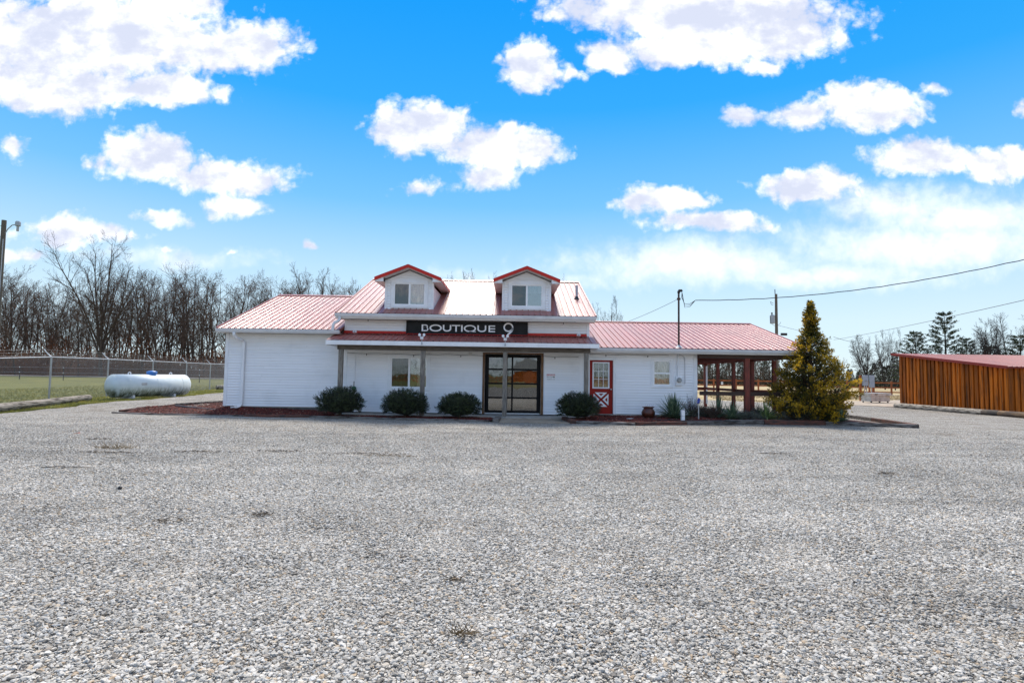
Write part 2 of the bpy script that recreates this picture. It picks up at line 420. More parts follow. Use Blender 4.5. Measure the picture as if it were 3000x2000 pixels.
# ------------------------------------------------------------------ mesh helpers
def tagit(o, label=None, cat=None, group=None, kind=None):
    if label: o['label'] = label
    if cat: o['category'] = cat
    if group: o['group'] = group
    if kind: o['kind'] = kind
    return o

def empty(name, loc=(0, 0, 0), rz=0.0):
    o = bpy.data.objects.new(name, None); COL.objects.link(o)
    o.location = loc; o.rotation_euler = (0, 0, rz); o.empty_display_size = .2
    return o

class MB:
    def __init__(s):
        s.v = []; s.f = []; s.mi = []; s.m = 0
    def vert(s, p):
        s.v.append(tuple(p)); return len(s.v) - 1
    def face(s, *ix):
        s.f.append(ix); s.mi.append(s.m)
    def box(s, x0, x1, y0, y1, z0, z1):
        b = len(s.v)
        s.v += [(x0, y0, z0), (x1, y0, z0), (x1, y1, z0), (x0, y1, z0), (x0, y0, z1), (x1, y0, z1), (x1, y1, z1), (x0, y1, z1)]
        for q in ((0, 3, 2, 1), (4, 5, 6, 7), (0, 1, 5, 4), (1, 2, 6, 5), (2, 3, 7, 6), (3, 0, 4, 7)):
            s.face(*[b + i for i in q])
        return s
    def hexa(s, pts):
        b = len(s.v); s.v += [tuple(p) for p in pts]
        for q in ((0, 3, 2, 1), (4, 5, 6, 7), (0, 1, 5, 4), (1, 2, 6, 5), (2, 3, 7, 6), (3, 0, 4, 7)):
            s.face(*[b + i for i in q])
        return s
    def poly_extrude(s, pts, d):
        """polygon of 3-d points pushed by the vector d"""
        n = len(pts); b = len(s.v)
        s.v += [tuple(p) for p in pts] + [tuple(Vector(p) + Vector(d)) for p in pts]
        s.face(*[b + i for i in range(n)][::-1]); s.face(*[b + n + i for i in range(n)])
        for i in range(n):
            j = (i + 1) % n; s.face(b + i, b + j, b + n + j, b + n + i)
        return s
    def tube(s, path, rad, n=6, cap=True):
        path = [Vector(p) for p in path]; k = len(path)
        rads = rad if isinstance(rad, (list, tuple)) else [rad] * k
        rings = []
        up = Vector((0, 0, 1))
        t0 = (path[1] - path[0]).normalized()
        a = t0.cross(up)
        if a.length < .05: a = t0.cross(Vector((1, 0, 0)))
        a.normalize()
        for i in range(k):
            t = (path[min(i + 1, k - 1)] - path[max(i - 1, 0)])
            t = t.normalized() if t.length > 1e-9 else t0
            a = a - t * a.dot(t)
            a = a.normalized() if a.length > 1e-6 else t.orthogonal().normalized()
            c = t.cross(a)
            b = len(s.v)
            for j in range(n):
                th = 2 * math.pi * j / n
                s.v.append(tuple(path[i] + (a * math.cos(th) + c * math.sin(th)) * rads[i]))
            rings.append(b)
        for i in range(k - 1):
            for j in range(n):
                j2 = (j + 1) % n
                s.face(rings[i] + j, rings[i] + j2, rings[i + 1] + j2, rings[i + 1] + j)
        if cap:
            s.face(*[rings[0] + j for j in range(n)][::-1]); s.face(*[rings[-1] + j for j in range(n)])
        return s
    def lathe(s, prof, n=20, c=(0, 0, 0)):
        """profile of (radius, z)"""
        rings = []
        for (r, z) in prof:
            b = len(s.v)
            for j in range(n):
                th = 2 * math.pi * j / n
                s.v.append((c[0] + r * math.cos(th), c[1] + r * math.sin(th), c[2] + z))
            rings.append(b)
        for i in range(len(prof) - 1):
            for j in range(n):
                j2 = (j + 1) % n
                s.face(rings[i] + j, rings[i] + j2, rings[i + 1] + j2, rings[i + 1] + j)
        s.face(*[rings[0] + j for j in range(n)][::-1]); s.face(*[rings[-1] + j for j in range(n)])
        return s
    def mesh(s, name, mats, smooth=False):
        me = bpy.data.meshes.new(name)
        me.from_pydata(s.v, [], s.f)
        for m in (mats if isinstance(mats, (list, tuple)) else [mats]):
            me.materials.append(m)
        if any(s.mi):
            me.polygons.foreach_set('material_index', s.mi)
        if smooth:
            me.polygons.foreach_set('use_smooth', [True] * len(me.polygons))
        me.update()
        return me
    def build(s, name, mats, parent=None, smooth=False, loc=None):
        o = bpy.data.objects.new(name, s.mesh(name, mats, smooth))
        COL.objects.link(o)
        if parent is not None: o.parent = parent
        if loc: o.location = loc
        return o

def link(name, me, parent=None, loc=(0, 0, 0), rz=0.0, sc=None):
    o = bpy.data.objects.new(name, me); COL.objects.link(o)
    o.location = loc; o.rotation_euler = (0, 0, rz)
    if sc: o.scale = sc
    if parent is not None: o.parent = parent
    return o

def bevel(o, wd=.01, seg=2):
    b = o.modifiers.new('bevel', 'BEVEL'); b.width = wd; b.segments = seg; b.limit_method = 'ANGLE'
    return o

def S(t):
    t = max(0.0, min(1.0, t)); return t * t * (3 - 2 * t)

def gz(x, y):
    return .30 * S((-x - 8) / 6) * S((y - 17) / 8) + .42 * S((y - 38) / 30) * S((-x + 5) / 20)

# ------------------------------------------------------------------ the ground
LOT = [(-60, -30), (-19.5, -30), (-17.6, 10), (-17.2, 19), (-16.6, 23), (-16.1, 25.5), (-16.6, 28.8), (-17.8, 35.4), (-18.8, 46), (26, 46), (26, 36), (23.6, 35), (24, -30)]
def lot_left(y):
    pts = [(-30, -19.5), (10, -17.6), (19, -17.2), (23, -16.5), (25.5, -16.0), (28.8, -16.5), (35.4, -17.7), (46, -18.8), (60, -20)]
    for (a, xa), (b, xb) in zip(pts, pts[1:]):
        if a <= y <= b:
            return xa + (xb - xa) * (y - a) / (b - a)
    return -19.5
LOT_R = 60.0
def lot_back(x):
    return 45.0 if x < 12 else 37.5 - .55 * (x - 22) if x > 18 else 45 - (x - 12) * .9

def in_lot(x, y):
    return lot_left(y) < x < LOT_R and -30 < y < lot_back(x)

def make_ground():
    xs = sorted(set([-2500, -1200, -600, -300, -180, -120, -90] + [-70 + i * 2.5 for i in range(57)] + [90, 130, 200, 400, 900, 2500]))
    ys = sorted(set([-2500, -900, -300, -150, -90, -60] + [-40 + i * 2.5 for i in range(61)] + [125, 150, 190, 260, 400, 800, 1600, 3500]))
    mb = MB()
    for y in ys:
        for x in xs:
            sunk = .25 if (lot_left(y) + 1.5 < x < LOT_R - 3 and -26 < y < lot_back(x) - 3) else 0.0
            mb.vert((x, y, gz(x, y) - sunk))
    W = len(xs)
    for j in range(len(ys) - 1):
        for i in range(W - 1):
            mb.face(j * W + i, j * W + i + 1, (j + 1) * W + i + 1, (j + 1) * W + i)
    o = mb.build('ground', M['ground'], smooth=True)
    tagit(o, 'grassy ground around and beyond the gravel lot', kind='structure')

def make_lot():
    mb = MB()
    ny, nx = 152, 120
    idx = {}
    for j in range(ny + 1):
        y = -30 + 75.5 * j / ny
        xl = lot_left(y) + .35 * mnoise.noise((0.3, y * .9, 2.0)) + .12 * mnoise.noise((0.3, y * 3.1, 5.0))
        for i in range(nx + 1):
            t = i / nx
            x = xl + (LOT_R - xl) * (t ** 1.0)
            yy = min(y, lot_back(x) + .3 * mnoise.noise((x * .8, 1.0, 3.0)))
            z = gz(x, yy) + .03 + .022 * mnoise.noise((x * .35, yy * .35, 0)) + .010 * mnoise.noise((x * 1.3, yy * 1.3, 4))
            idx[i, j] = mb.vert((x, yy, z))
    for j in range(ny):
        for i in range(nx):
            a, b, c, d = idx[i, j], idx[i + 1, j], idx[i + 1, j + 1], idx[i, j + 1]
            if abs(mb.v[a][1] - mb.v[d][1]) < 1e-4 and abs(mb.v[b][1] - mb.v[c][1]) < 1e-4:
                continue
            mb.face(a, b, c, d)
    o = mb.build('gravel_lot', M['gravel_ground'], smooth=True)
    tagit(o, 'pale grey gravel parking lot in front of the shop', kind='structure')

def lotz(x, y):
    return gz(x, y) + .03 + .022 * mnoise.noise((x * .35, y * .35, 0)) + .010 * mnoise.noise((x * 1.3, y * 1.3, 4))

def make_stones():
    """loose stones lying on the near part of the lot, scattered with geometry nodes"""
    mb = MB()
    nyy = 60; nxx = 60; idx = {}
    for j in range(nyy + 1):
        y = 1.6 + 17.4 * (j / nyy) ** 1.3
        hw = .95 * y + 1.3
        for i in range(nxx + 1):
            x = -hw + 2 * hw * i / nxx
            x = max(x, lot_left(y) + .4)
            idx[i, j] = mb.vert((x, y, lotz(x, y) + .002))
    for j in range(nyy):
        for i in range(nxx):
            mb.face(idx[i, j], idx[i + 1, j], idx[i + 1, j + 1], idx[i, j + 1])
    o = mb.build('gravel', M['stone'])
    tagit(o, 'loose grey gravel stones strewn over the lot', kind='stuff')
    ng = bpy.data.node_groups.new('gravel_scatter', 'GeometryNodeTree')
    ng.interface.new_socket('Geometry', in_out='INPUT', socket_type='NodeSocketGeometry')
    ng.interface.new_socket('Geometry', in_out='OUTPUT', socket_type='NodeSocketGeometry')
    t = NT(ng)
    gi = t.add('NodeGroupInput'); go = t.add('NodeGroupOutput')
    dist = t.add('GeometryNodeDistributePointsOnFaces')
    t.l.new(gi.outputs[0], dist.inputs['Mesh'])
    posn = t.add('GeometryNodeInputPosition'); sp = t.add('ShaderNodeSeparateXYZ'); t.l.new(posn.outputs[0], sp.inputs[0])
    mr = t.add('ShaderNodeMapRange'); t.l.new(sp.outputs[1], mr.inputs[0])
    mr.inputs[1].default_value = 4.0; mr.inputs[2].default_value = 17.0; mr.inputs[3].default_value = 3900; mr.inputs[4].default_value = 260
    pn = t.add('ShaderNodeTexNoise'); pn.inputs['Scale'].default_value = .8; pn.inputs['Detail'].default_value = 3
    t.l.new(posn.outputs[0], pn.inputs['Vector'])
    pm = t.add('ShaderNodeMapRange'); t.l.new(pn.outputs[0], pm.inputs[0])
    pm.inputs[1].default_value = .3; pm.inputs[2].default_value = .6; pm.inputs[3].default_value = .5; pm.inputs[4].default_value = 1.08
    dm = t.math('MULTIPLY', mr.outputs[0], pm.outputs[0])
    t.l.new(dm, dist.inputs['Density'])
    dist.inputs['Seed'].default_value = 3
    join = t.add('GeometryNodeGeometryToInstance')
    for k in range(9):
        ico = t.add('GeometryNodeMeshIcoSphere'); ico.inputs['Radius'].default_value = .5; ico.inputs['Subdivisions'].default_value = 2
        tn = t.add('ShaderNodeTexNoise', noise_dimensions='4D'); tn.inputs['W'].default_value = k * 7.3; tn.inputs['Scale'].default_value = 1.5 + .2 * (k % 3); tn.inputs['Detail'].default_value = 1
        p2 = t.add('GeometryNodeInputPosition'); t.l.new(p2.outputs[0], tn.inputs['Vector'])
        off = t.vmath('MULTIPLY', t.vmath('SUBTRACT', tn.outputs[1], (.5, .5, .5)), (1.0, 1.0, 1.0))
        sp2 = t.add('GeometryNodeSetPosition'); t.l.new(ico.outputs[0], sp2.inputs['Geometry']); t.l.new(off, sp2.inputs['Offset'])
        tf = t.add('GeometryNodeTransform'); t.l.new(sp2.outputs[0], tf.inputs['Geometry'])
        tf.inputs['Scale'].default_value = (1.0 + .25 * math.sin(k * 2.1), .78 + .12 * math.cos(k * 1.7), .5 + .12 * math.sin(k * 3.3))
        sm = t.add('GeometryNodeSetMaterial'); sm.inputs['Material'].default_value = M['stone']
        t.l.new(tf.outputs[0], sm.inputs['Geometry'])
        t.l.new(sm.outputs[0], join.inputs[0])
    inst = t.add('GeometryNodeInstanceOnPoints')
    t.l.new(dist.outputs['Points'], inst.inputs['Points']); t.l.new(join.outputs[0], inst.inputs['Instance'])
    inst.inputs['Pick Instance'].default_value = True
    rv = t.add('FunctionNodeRandomValue', data_type='FLOAT_VECTOR')
    rv.inputs[0].default_value = (-.5, -.5, 0); rv.inputs[1].default_value = (.5, .5, 6.283); rv.inputs['Seed'].default_value = 11
    t.l.new(rv.outputs[0], inst.inputs['Rotation'])
    r1 = t.add('FunctionNodeRandomValue', data_type='FLOAT'); r1.inputs['Seed'].default_value = 5
    r1.inputs[2].default_value = 0.0; r1.inputs[3].default_value = 1.0
    pw = t.math('POWER', r1.outputs[1], 3.0)
    sc = t.math('ADD', t.math('MULTIPLY', pw, .030), .0112)
    t.l.new(sc, inst.inputs['Scale'])
    t.l.new(inst.outputs[0], go.inputs[0])
    md = o.modifiers.new('scatter', 'NODES'); md.node_group = ng

make_ground(); make_lot(); make_stones()

def strip(name, pts, width, zoff, mat, label, kind='structure'):
    mb = MB(); pr = None
    for i, (x, y) in enumerate(pts):
        a = Vector(pts[max(i - 1, 0)]); b = Vector(pts[min(i + 1, len(pts) - 1)])
        t = (b - a).normalized(); nrm = Vector((-t.y, t.x)) * width / 2
        q = [mb.vert((x + nrm.x * s, y + nrm.y * s, gz(x + nrm.x * s, y + nrm.y * s) + zoff)) for s in (-1, 1)]
        if pr: mb.face(pr[0], q[0], q[1], pr[1])
        pr = q
    o = mb.build(name, mat); tagit(o, label, kind=kind)
    return o
strip('road', [(-120 + i * 4, 69.5 - .03 * (i * 4)) for i in range(35)], 5.0, .06, M['asphalt'], 'pale country road below the leafless woods')

# concrete pad by the shed
mb = MB()
mb.hexa([(19.5, 39.6, -.1), (23.2, 35.6, -.1), (34, 36, -.1), (34, 49, -.1), (19.5, 39.6, .055), (23.2, 35.6, .055), (34, 36, .055), (34, 49, .055)])
tagit(mb.build('concrete_pavement', M['ramp']), 'tan concrete pavement beside the orange shed', kind='structure')
mb = MB()
mb.hexa([(19.5, 39.7, -.1), (34, 49, -.1), (33, 52, -.1), (18, 45.5, -.1), (19.5, 39.7, .05), (34, 49, .05), (33, 52, .05), (18, 45.5, .05)])

# ------------------------------------------------------------------ the shop building
house = empty('shop_building', (0, 21.8, 0))
tagit(house, 'white clapboard shop with red metal roofs, two dormers, porch and open side shelter', 'building')
HY = 21.8
house.location = (0, 0, 0)

def wall_core(name, x0, x1, z0, z1, y, openings, parent, mat, th=.12):
    """wall sheet with real openings, cut into boxes"""
    mb = MB()
    xs = sorted(set([x0, x1] + [v for o in openings for v in o[:2] if x0 < v < x1]))
    for a, b in zip(xs, xs[1:]):
        zz = [(z0, z1)]
        for (oa, ob, oz0, oz1) in openings:
            if oa <= a + 1e-6 and ob >= b - 1e-6:
                nz = []
                for (p, q) in zz:
                    if oz1 <= p or oz0 >= q: nz.append((p, q)); continue
                    if oz0 > p: nz.append((p, oz0))
                    if oz1 < q: nz.append((oz1, q))
                zz = nz
        for (p, q) in zz:
            mb.box(a, b, y, y + th, p, q)
    return mb.build(name, mat, parent)

def siding(parent, x0, x1, z0, z1, y, openings, pitch=.1016, clip=None):
    """one clapboard after another: lower lip stands proud"""
    z = z0
    while z < z1 - .01:
        zt = min(z + pitch, z1)
        xs = sorted(set([x0, x1] + [v for o in openings for v in o[:2] if x0 < v < x1]))
        rects = []
        for a, b in zip(xs, xs[1:]):
            zz = [(z, zt)]
            for (oa, ob, oz0, oz1) in openings:
                if oa <= a + 1e-6 and ob >= b - 1e-6:
                    nz = []
                    for (p, q) in zz:
                        if oz1 <= p or oz0 >= q: nz.append((p, q)); continue
                        if oz0 > p: nz.append((p, oz0))
                        if oz1 < q: nz.append((oz1, q))
                    zz = nz
            for (p, q) in zz:
                if rects and abs(rects[-1][1] - a) < 1e-6 and rects[-1][2:] == (p, q):
                    rects[-1] = (rects[-1][0], b, p, q)
                else:
                    rects.append((a, b, p, q))
        split = []
        for (a, b, p, q) in rects:
            if b - a > 3.0:
                c_ = a + (b - a) * rnd.uniform(.25, .75)
                split += [(a, c_ - .0025, p, q), (c_ + .0025, b, p, q)]
            else:
                split.append((a, b, p, q))
        for (a, b, p, q) in split:
            if q - p < .012 or b - a < .02: continue
            if clip:
                a2, b2 = clip(p, a, b); a3, b3 = clip(q, a, b)
                if b2 - a2 < .03: continue
                if b3 < a3: a3 = b3 = (a3 + b3) / 2
            else:
                a2, b2, a3, b3 = a, b, a, b
            lip = .032
            m = MB(); g = .020
            m.hexa([(a2, y - lip, p), (b2, y - lip, p), (b2, y, p), (a2, y, p), (a3, y - .004, q - g), (b3, y - .004, q - g), (b3, y, q - g), (a3, y, q - g)])
            m.build('siding_board', M['siding'], parent)
        z = zt

def casing(x0, x1, z0, z1, y, wd, name, parent, mat, proud=.035, bottom=True, depth=.05):
    mb = MB()
    mb.box(x0 - wd, x0, y - proud, y + depth, z0 - (wd if bottom else 0), z1 + wd)
    mb.box(x1, x1 + wd, y - proud, y + depth, z0 - (wd if bottom else 0), z1 + wd)
    mb.box(x0, x1, y - proud, y + depth, z1, z1 + wd)
    if bottom: mb.box(x0, x1, y - proud, y + depth, z0 - wd, z0)
    return mb.build(name, mat, parent)

def curtain(x0, x1, z0, z1, y, parent, mat, folds=9, name='curtain', amp=.025):
    mb = MB(); n = folds * 6; pr = None
    for i in range(n + 1):
        x = x0 + (x1 - x0) * i / n
        yy = y + amp * math.sin(i / 6 * 2 * math.pi) + amp * .5 * math.sin(i * .37)
        q = (mb.vert((x, yy, z0)), mb.vert((x, yy * 1 - 0, z1)))
        if pr: mb.face(pr[0], q[0], q[1], pr[1])
        pr = q
    return mb.build(name, mat, parent, smooth=True)

def window(x0, x1, z0, z1, y, kind='slide', wd=.11, glassmats=('glass_dark', 'glass'), curt=None, cmat='curtain', label=None):
    """casing is the window's own mesh; sash bars, panes and curtain are its parts"""
    win = casing(x0, x1, z0, z1, y, wd, 'window', house, M['white'])
    if label: win['label'] = label
    fr = .045
    mb = MB()
    mb.box(x0, x0 + fr, y - .012, y + .06, z0, z1); mb.box(x1 - fr, x1, y - .012, y + .06, z0, z1)
    mb.box(x0 + fr, x1 - fr, y - .012, y + .06, z0, z0 + fr); mb.box(x0 + fr, x1 - fr, y - .012, y + .06, z1 - fr, z1)
    if kind == 'slide':
        xm = (x0 + x1) / 2
        mb.box(xm - .035, xm + .035, y - .004, y + .055, z0 + fr, z1 - fr)
        cells = [(x0 + fr, xm - .035, z0 + fr, z1 - fr), (xm + .035, x1 - fr, z0 + fr, z1 - fr)]
    else:
        zm = z0 + (z1 - z0) * .49
        mb.box(x0 + fr, x1 - fr, y - .004, y + .055, zm - .028, zm + .028)
        cells = [(x0 + fr, x1 - fr, zm + .028, z1 - fr), (x0 + fr, x1 - fr, z0 + fr, zm - .028)]
    mb.build('frame', M['vinyl'], win)
    for (a, b, c, d), gm in zip(cells, glassmats):
        p = MB(); p.box(a, b, y + .022, y + .027, c, d)
        p.build('pane', M[gm], win)
    if curt:
        for (a, b, c, d, fo) in curt:
            curtain(a, b, c, d, y + .12, win, M[cmat], fo)
    return win

# --- left wing
op = []
lw = wall_core('wall', -10.95, -6.44, .30, 3.12, HY, op, house, M['siding'])
siding(lw, -10.86, -6.44, .33, 3.10, HY, op)
mb = MB(); mb.box(-10.97, -10.85, HY - .03, HY + .1, .31, 3.11); mb.build('corner_trim', M['white'], house)
mb = MB(); mb.box(-10.93, -6.44, HY + .02, HY + .14, -.1, .298); mb.build('foundation', M['foundation'], house)
# --- middle section, lower wall under the porch, with window and overhead door
opc = [(-4.62, -3.22, 1.10, 2.26), (-1.02, 1.12, .17, 2.43)]
mwall = wall_core('wall', -6.42, 2.93, .16, 3.17, HY, opc, house, M['siding'])
tr = [(-4.73, -3.11, .99, 2.37), (-1.155, 1.255, .16, 2.50)]
siding(mwall, -6.30, 2.60, .17, 2.62, HY, tr)
mb = MB(); mb.box(-6.43, -6.30, HY - .03, HY + .02, .17, 2.62); mb.build('corner_trim', M['white'], house)
# upper wall over the porch roof
siding(mwall, -6.36, 2.86, 3.17, 3.68, HY, [(-4.06, .60, 3.08, 3.66)])
for (a_, b_, c_) in ((-6.43, -6.36, 3.14), (2.86, 2.96, 2.72)):
    mb = MB(); mb.box(a_, b_, HY - .035, HY + .02, c_, 3.70); mb.build('corner_trim', M['white'], house)
wall_core('wall', -6.42, 2.93, 3.17, 3.80, HY + .004, [], house, M['siding'])
# porch slab and footing
mb = MB(); mb.box(-6.42, 2.95, 20.80, HY + .12, -.05, .125); bevel(mb.build('porch_slab', M['concrete'], house), .012)
# --- right wing
opr = [(2.99, 3.885, .22, 2.26), (5.42, 6.09, 1.33, 2.285)]
rw = wall_core('wall', 2.93, 7.06, .22, 2.62, HY, opr, house, M['siding'])
trr = [(2.90, 3.985, .22, 2.36), (5.33, 6.18, 1.24, 2.375)]
siding(rw, 2.72, 6.96, .235, 2.56, HY, trr)
mb = MB(); mb.box(6.96, 7.10, HY - .03, HY + .12, .225, 2.60); mb.build('corner_trim', M['white'], house)
mb = MB(); mb.box(2.95, 7.05, HY - .18, HY + .12, -.1, .215); mb.build('foundation', M['concrete'], house)
# side and rear walls (closed shell so that the rooms are dark)
mb = MB()
mb.box(-10.95, -10.83, HY + .12, 32.3, .3, 3.2); mb.box(-10.83, 7.06, 32.18, 32.3, .1, 2.75); mb.box(6.94, 7.06, HY + .12, 32.18, .2, 2.7)
mb.poly_extrude([(-10.95, 21.9, 3.15), (-10.95, 32.2, 3.15), (-10.95, 27.0, 5.1)], (.1, 0, 0))
mb.poly_extrude([(2.85, 21.9, 3.7), (2.85, 32.2, 3.7), (2.85, 27.0, 5.9)], (.1, 0, 0))
mb.poly_extrude([(-6.42, 21.9, 3.2), (-6.42, 32.2, 3.2), (-6.42, 32.2, 3.7), (-6.42, 27.0, 5.9), (-6.42, 21.9, 3.7)], (.1, 0, 0))
mb.box(-6.42, 2.95, 32.18, 32.3, 2.8, 3.75)
mb.build('wall', M['siding'], house)
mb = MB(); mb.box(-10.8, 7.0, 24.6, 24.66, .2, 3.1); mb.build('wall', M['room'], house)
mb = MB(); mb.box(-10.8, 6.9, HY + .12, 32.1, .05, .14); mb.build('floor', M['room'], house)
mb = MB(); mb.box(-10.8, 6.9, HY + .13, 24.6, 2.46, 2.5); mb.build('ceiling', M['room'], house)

# --- metal roofs: every pan with its rib is a panel of its own
def roof_slope(name, x0, x1, ye, ze, yr, zr, parent, w=.2286, rib=.026, mat='roof', deck=True, over=.02):
    L = math.hypot(yr - ye, zr - ze); uy, uz = (yr - ye) / L, (zr - ze) / L
    ny, nz = -uz, uy
    if ny * 0 + nz < 0: ny, nz = -ny, -nz
    if yr < ye: ny, nz = abs(uz), abs(uy)
    d = MB()
    d.hexa([(x0 + .01, ye + .01, ze - .09), (x1 - .01, ye + .01, ze - .09), (x1 - .01, yr, zr - .09), (x0 + .01, yr, zr - .09),
            (x0 + .01, ye + .01, ze - .012), (x1 - .01, ye + .01, ze - .012), (x1 - .01, yr, zr - .012), (x0 + .01, yr, zr - .012)])
    roof = d.build(name, M['carport'], parent)
    n = max(1, round((x1 - x0) / w)); ww = (x1 - x0) / n
    prof = [(0, 0), (.07, 0), (.078, .004), (.09, .004), (.098, 0), (.128, 0), (.136, .004), (.148, .004), (.156, 0), (ww - .052, 0), (ww - .036, rib), (ww - .016, rib), (ww, 0)]
    pm = MB()
    for (s_, o_) in ((0.0, 0), (L, 0)):
        for (px, pz) in prof:
            pm.vert((px, uy * s_ + ny * pz, uz * s_ + nz * pz))
    k = len(prof)
    for i in range(k - 1):
        pm.face(i, i + 1, k + i + 1, k + i)
    me = pm.mesh('roof_panel', M[mat])
    for i in range(n):
        link('roof_panel', me, roof, (x0 + i * ww, ye - uy * over, ze - uz * over))
    return roof

def ridge_cap(x0, x1, y, z, sl, sr):
    mb = MB()
    mb.poly_extrude([(x0, y - .17, z - .17 * sl + .032), (x0, y, z + .04), (x0, y + .17, z - .17 * sr + .032), (x0, y + .17, z - .17 * sr + .02), (x0, y, z + .02), (x0, y - .17, z - .17 * sl + .02)], (x1 - x0, 0, 0))
    mb.build('ridge_cap', M['roof'], house)

def rake(x, ye, ze, yr, zr, side, wd=.09):
    mb = MB()
    xa = x - .02 if side < 0 else x - .03
    mb.hexa([(xa, ye, ze - wd), (xa + .05, ye, ze - wd), (xa + .05, yr, zr - wd), (xa, yr, zr - wd), (xa, ye, ze + .034), (xa + .05, ye, ze + .034), (xa + .05, yr, zr + .034), (xa, yr, zr + .034)])
    mb.build('rake_trim', M['roof'], house)

YE, YR, YB = 21.33, 27.0, 32.67
roof_slope('roof', -11.12, -6.44, YE, 3.255, YR, 5.28, house)
roof_slope('roof', -11.12, -6.44, YB, 3.255, YR, 5.28, house, w=1.2)
ridge_cap(-11.13, -6.4, YR, 5.29, .36, .36)
rake(-11.12, YE, 3.255, YR, 5.28, -1)
roof_slope('roof', -6.67, 3.155, YE, 3.895, YR, 6.11, house)
roof_slope('roof', -6.67, 3.155, YB, 3.895, YR, 6.11, house, w=1.2)
ridge_cap(-6.68, 3.165, YR, 6.12, .39, .39)
rake(-6.67, YE, 3.895, YR, 6.11, -1); rake(3.155, YE, 3.895, YR, 6.11, 1)
roof_slope('roof', 2.95, 11.32, YE, 2.735, YR, 4.235, house)
roof_slope('roof', 2.95, 11.32, YB, 2.735, YR, 4.235, house, w=1.2)
ridge_cap(2.95, 11.33, YR, 4.245, .265, .265)
rake(11.32, YE, 2.735, YR, 4.235, 1)
PF = 20.65
roof_slope('porch_roof', -6.76, 3.17, PF, 2.825, HY - .03, 3.14, house)
mb = MB(); mb.poly_extrude([(-6.44, HY - .16, 3.145), (-6.44, HY - .155, 3.16), (-6.44, HY - .036, 3.19), (-6.44, HY - .036, 3.25), (-6.44, HY - .022, 3.25), (-6.44, HY - .022, 3.17)], (9.30, 0, 0)); mb.build('wall_flashing', M['redtrim'], house)
mb = MB(); mb.box(-6.62, -6.44, HY - .45, HY - .40, 3.17, 3.42); 
# fascia boards, gutters, soffits
def gutter(x0, x1, y, zt, h=.125, d=.12):
    """K-style trough"""
    pr = [(y, zt), (y - d, zt), (y - d, zt - .022), (y - d + .012, zt - .03), (y - d + .012, zt - .06), (y - d + .045, zt - h), (y, zt - h), (y, zt - h + .01), (y - d + .05, zt - h + .01), (y - d + .022, zt - .06), (y - d + .022, zt - .012), (y - .012, zt - .012)]
    mb = MB(); n = len(pr); b = 0
    # a closed trough: outer shell, dark inside left open at the top
    out = [(y, zt - h), (y - d + .045, zt - h), (y - d + .012, zt - .06), (y - d + .012, zt - .03), (y - d, zt - .022), (y - d, zt), (y - d + .012, zt), (y - d + .024, zt - .028), (y - d + .024, zt - .06), (y - d + .05, zt - h + .012), (y, zt - h + .012)]
    mb.poly_extrude([(x0, a, c) for (a, c) in out], (x1 - x0, 0, 0))
    for xa in (x0, x1 - .004):
        mb.poly_extrude([(xa, a, c) for (a, c) in out[:6] + [(y, zt)]], (.004, 0, 0))
    return mb.build('gutter', M['gutter'], house)
gutter(-11.12, -6.47, YE + .02, 3.225, .135)
gutter(-6.67, 3.155, YE + .02, 3.865, .135)
gutter(2.78, 11.32, YE + .02, 2.705, .125)
for (a, b, zt, zb, inner) in ((-11.10, -6.47, 3.215, 3.085, 1), (-6.65, 3.13, 3.85, 3.67, 1), (2.97, 11.30, 2.69, 2.53, 1)):
    mb = MB(); mb.box(a, b, YE + .024, YE + .05, zb + .012, zt); mb.build('fascia', M['white'], house)
    mb = MB(); mb.box(a, b, YE + .03, HY + .02, zb, zb + .01); mb.build('soffit', M['soffit'], house)
mb = MB(); mb.box(-6.765, 3.175, PF - .03, PF + .012, 2.655, 2.81); mb.build('fascia', M['white'], house)
mb = MB(); mb.box(-6.75, 3.15, PF + .013, HY - .02, 2.652, 2.662); mb.build('soffit', M['soffit'], house)
for xa in (3.135, -6.755):
    mb = MB(); mb.box(xa, xa + .03, PF + .012, HY - .03, 2.645, 2.83); mb.build('fascia', M['white'], house)
# porch beam and posts
mb = MB(); mb.box(-6.40, 2.87, 20.83, 20.98, 2.485, 2.650); bevel(mb.build('porch_beam', M['beamwood'], house), .008)
for i, (x, zb) in enumerate(((-6.27, .02), (-3.26, .02), (-.242, .02), (2.738, .02))):
    mb = MB(); mb.box(x - .08, x + .08, 20.83, 20.975, zb, 2.484)
    bevel(mb.build('porch_post', M['greywood'], house), .008)
# --- windows and doors
w1 = window(-4.62, -3.22, 1.10, 2.26, HY, 'slide', .11, ('glass_dark', 'glass'), [(-4.58, -4.2, 1.14, 2.22, 4), (-3.62, -3.25, 1.14, 2.22, 4)], label='wide sliding window under the porch')
wb = MB()
for k in range(28):
    a = 2 * math.pi * k / 28
wb.tube([(-3.42 + .34 * math.cos(2 * math.pi * k / 28), HY + .16, 1.62 + .38 * math.sin(2 * math.pi * k / 28)) for k in range(29)], .018, 5)
wb.tube([(-3.42 + .22 * math.cos(2 * math.pi * k / 28), HY + .17, 1.62 + .25 * math.sin(2 * math.pi * k / 28)) for k in range(29)], .012, 5)
for k in range(10):
    a = math.pi * k / 10
    wb.tube([(-3.42 - .34 * math.cos(a), HY + .165, 1.62 - .38 * math.sin(a)), (-3.42 + .34 * math.cos(a), HY + .165, 1.62 + .38 * math.sin(a))], .007, 4)
wh = wb.build('wicker_wheel', M['wicker'])
tagit(wh, 'round brown wicker wheel hanging behind the porch window', 'decoration')
window(5.42, 6.09, 1.33, 2.285, HY, 'hung', .09, ('glass', 'glass'), [(5.45, 6.06, 1.36, 2.25, 7)], 'curtain2', label='small double-hung window with cream blind')

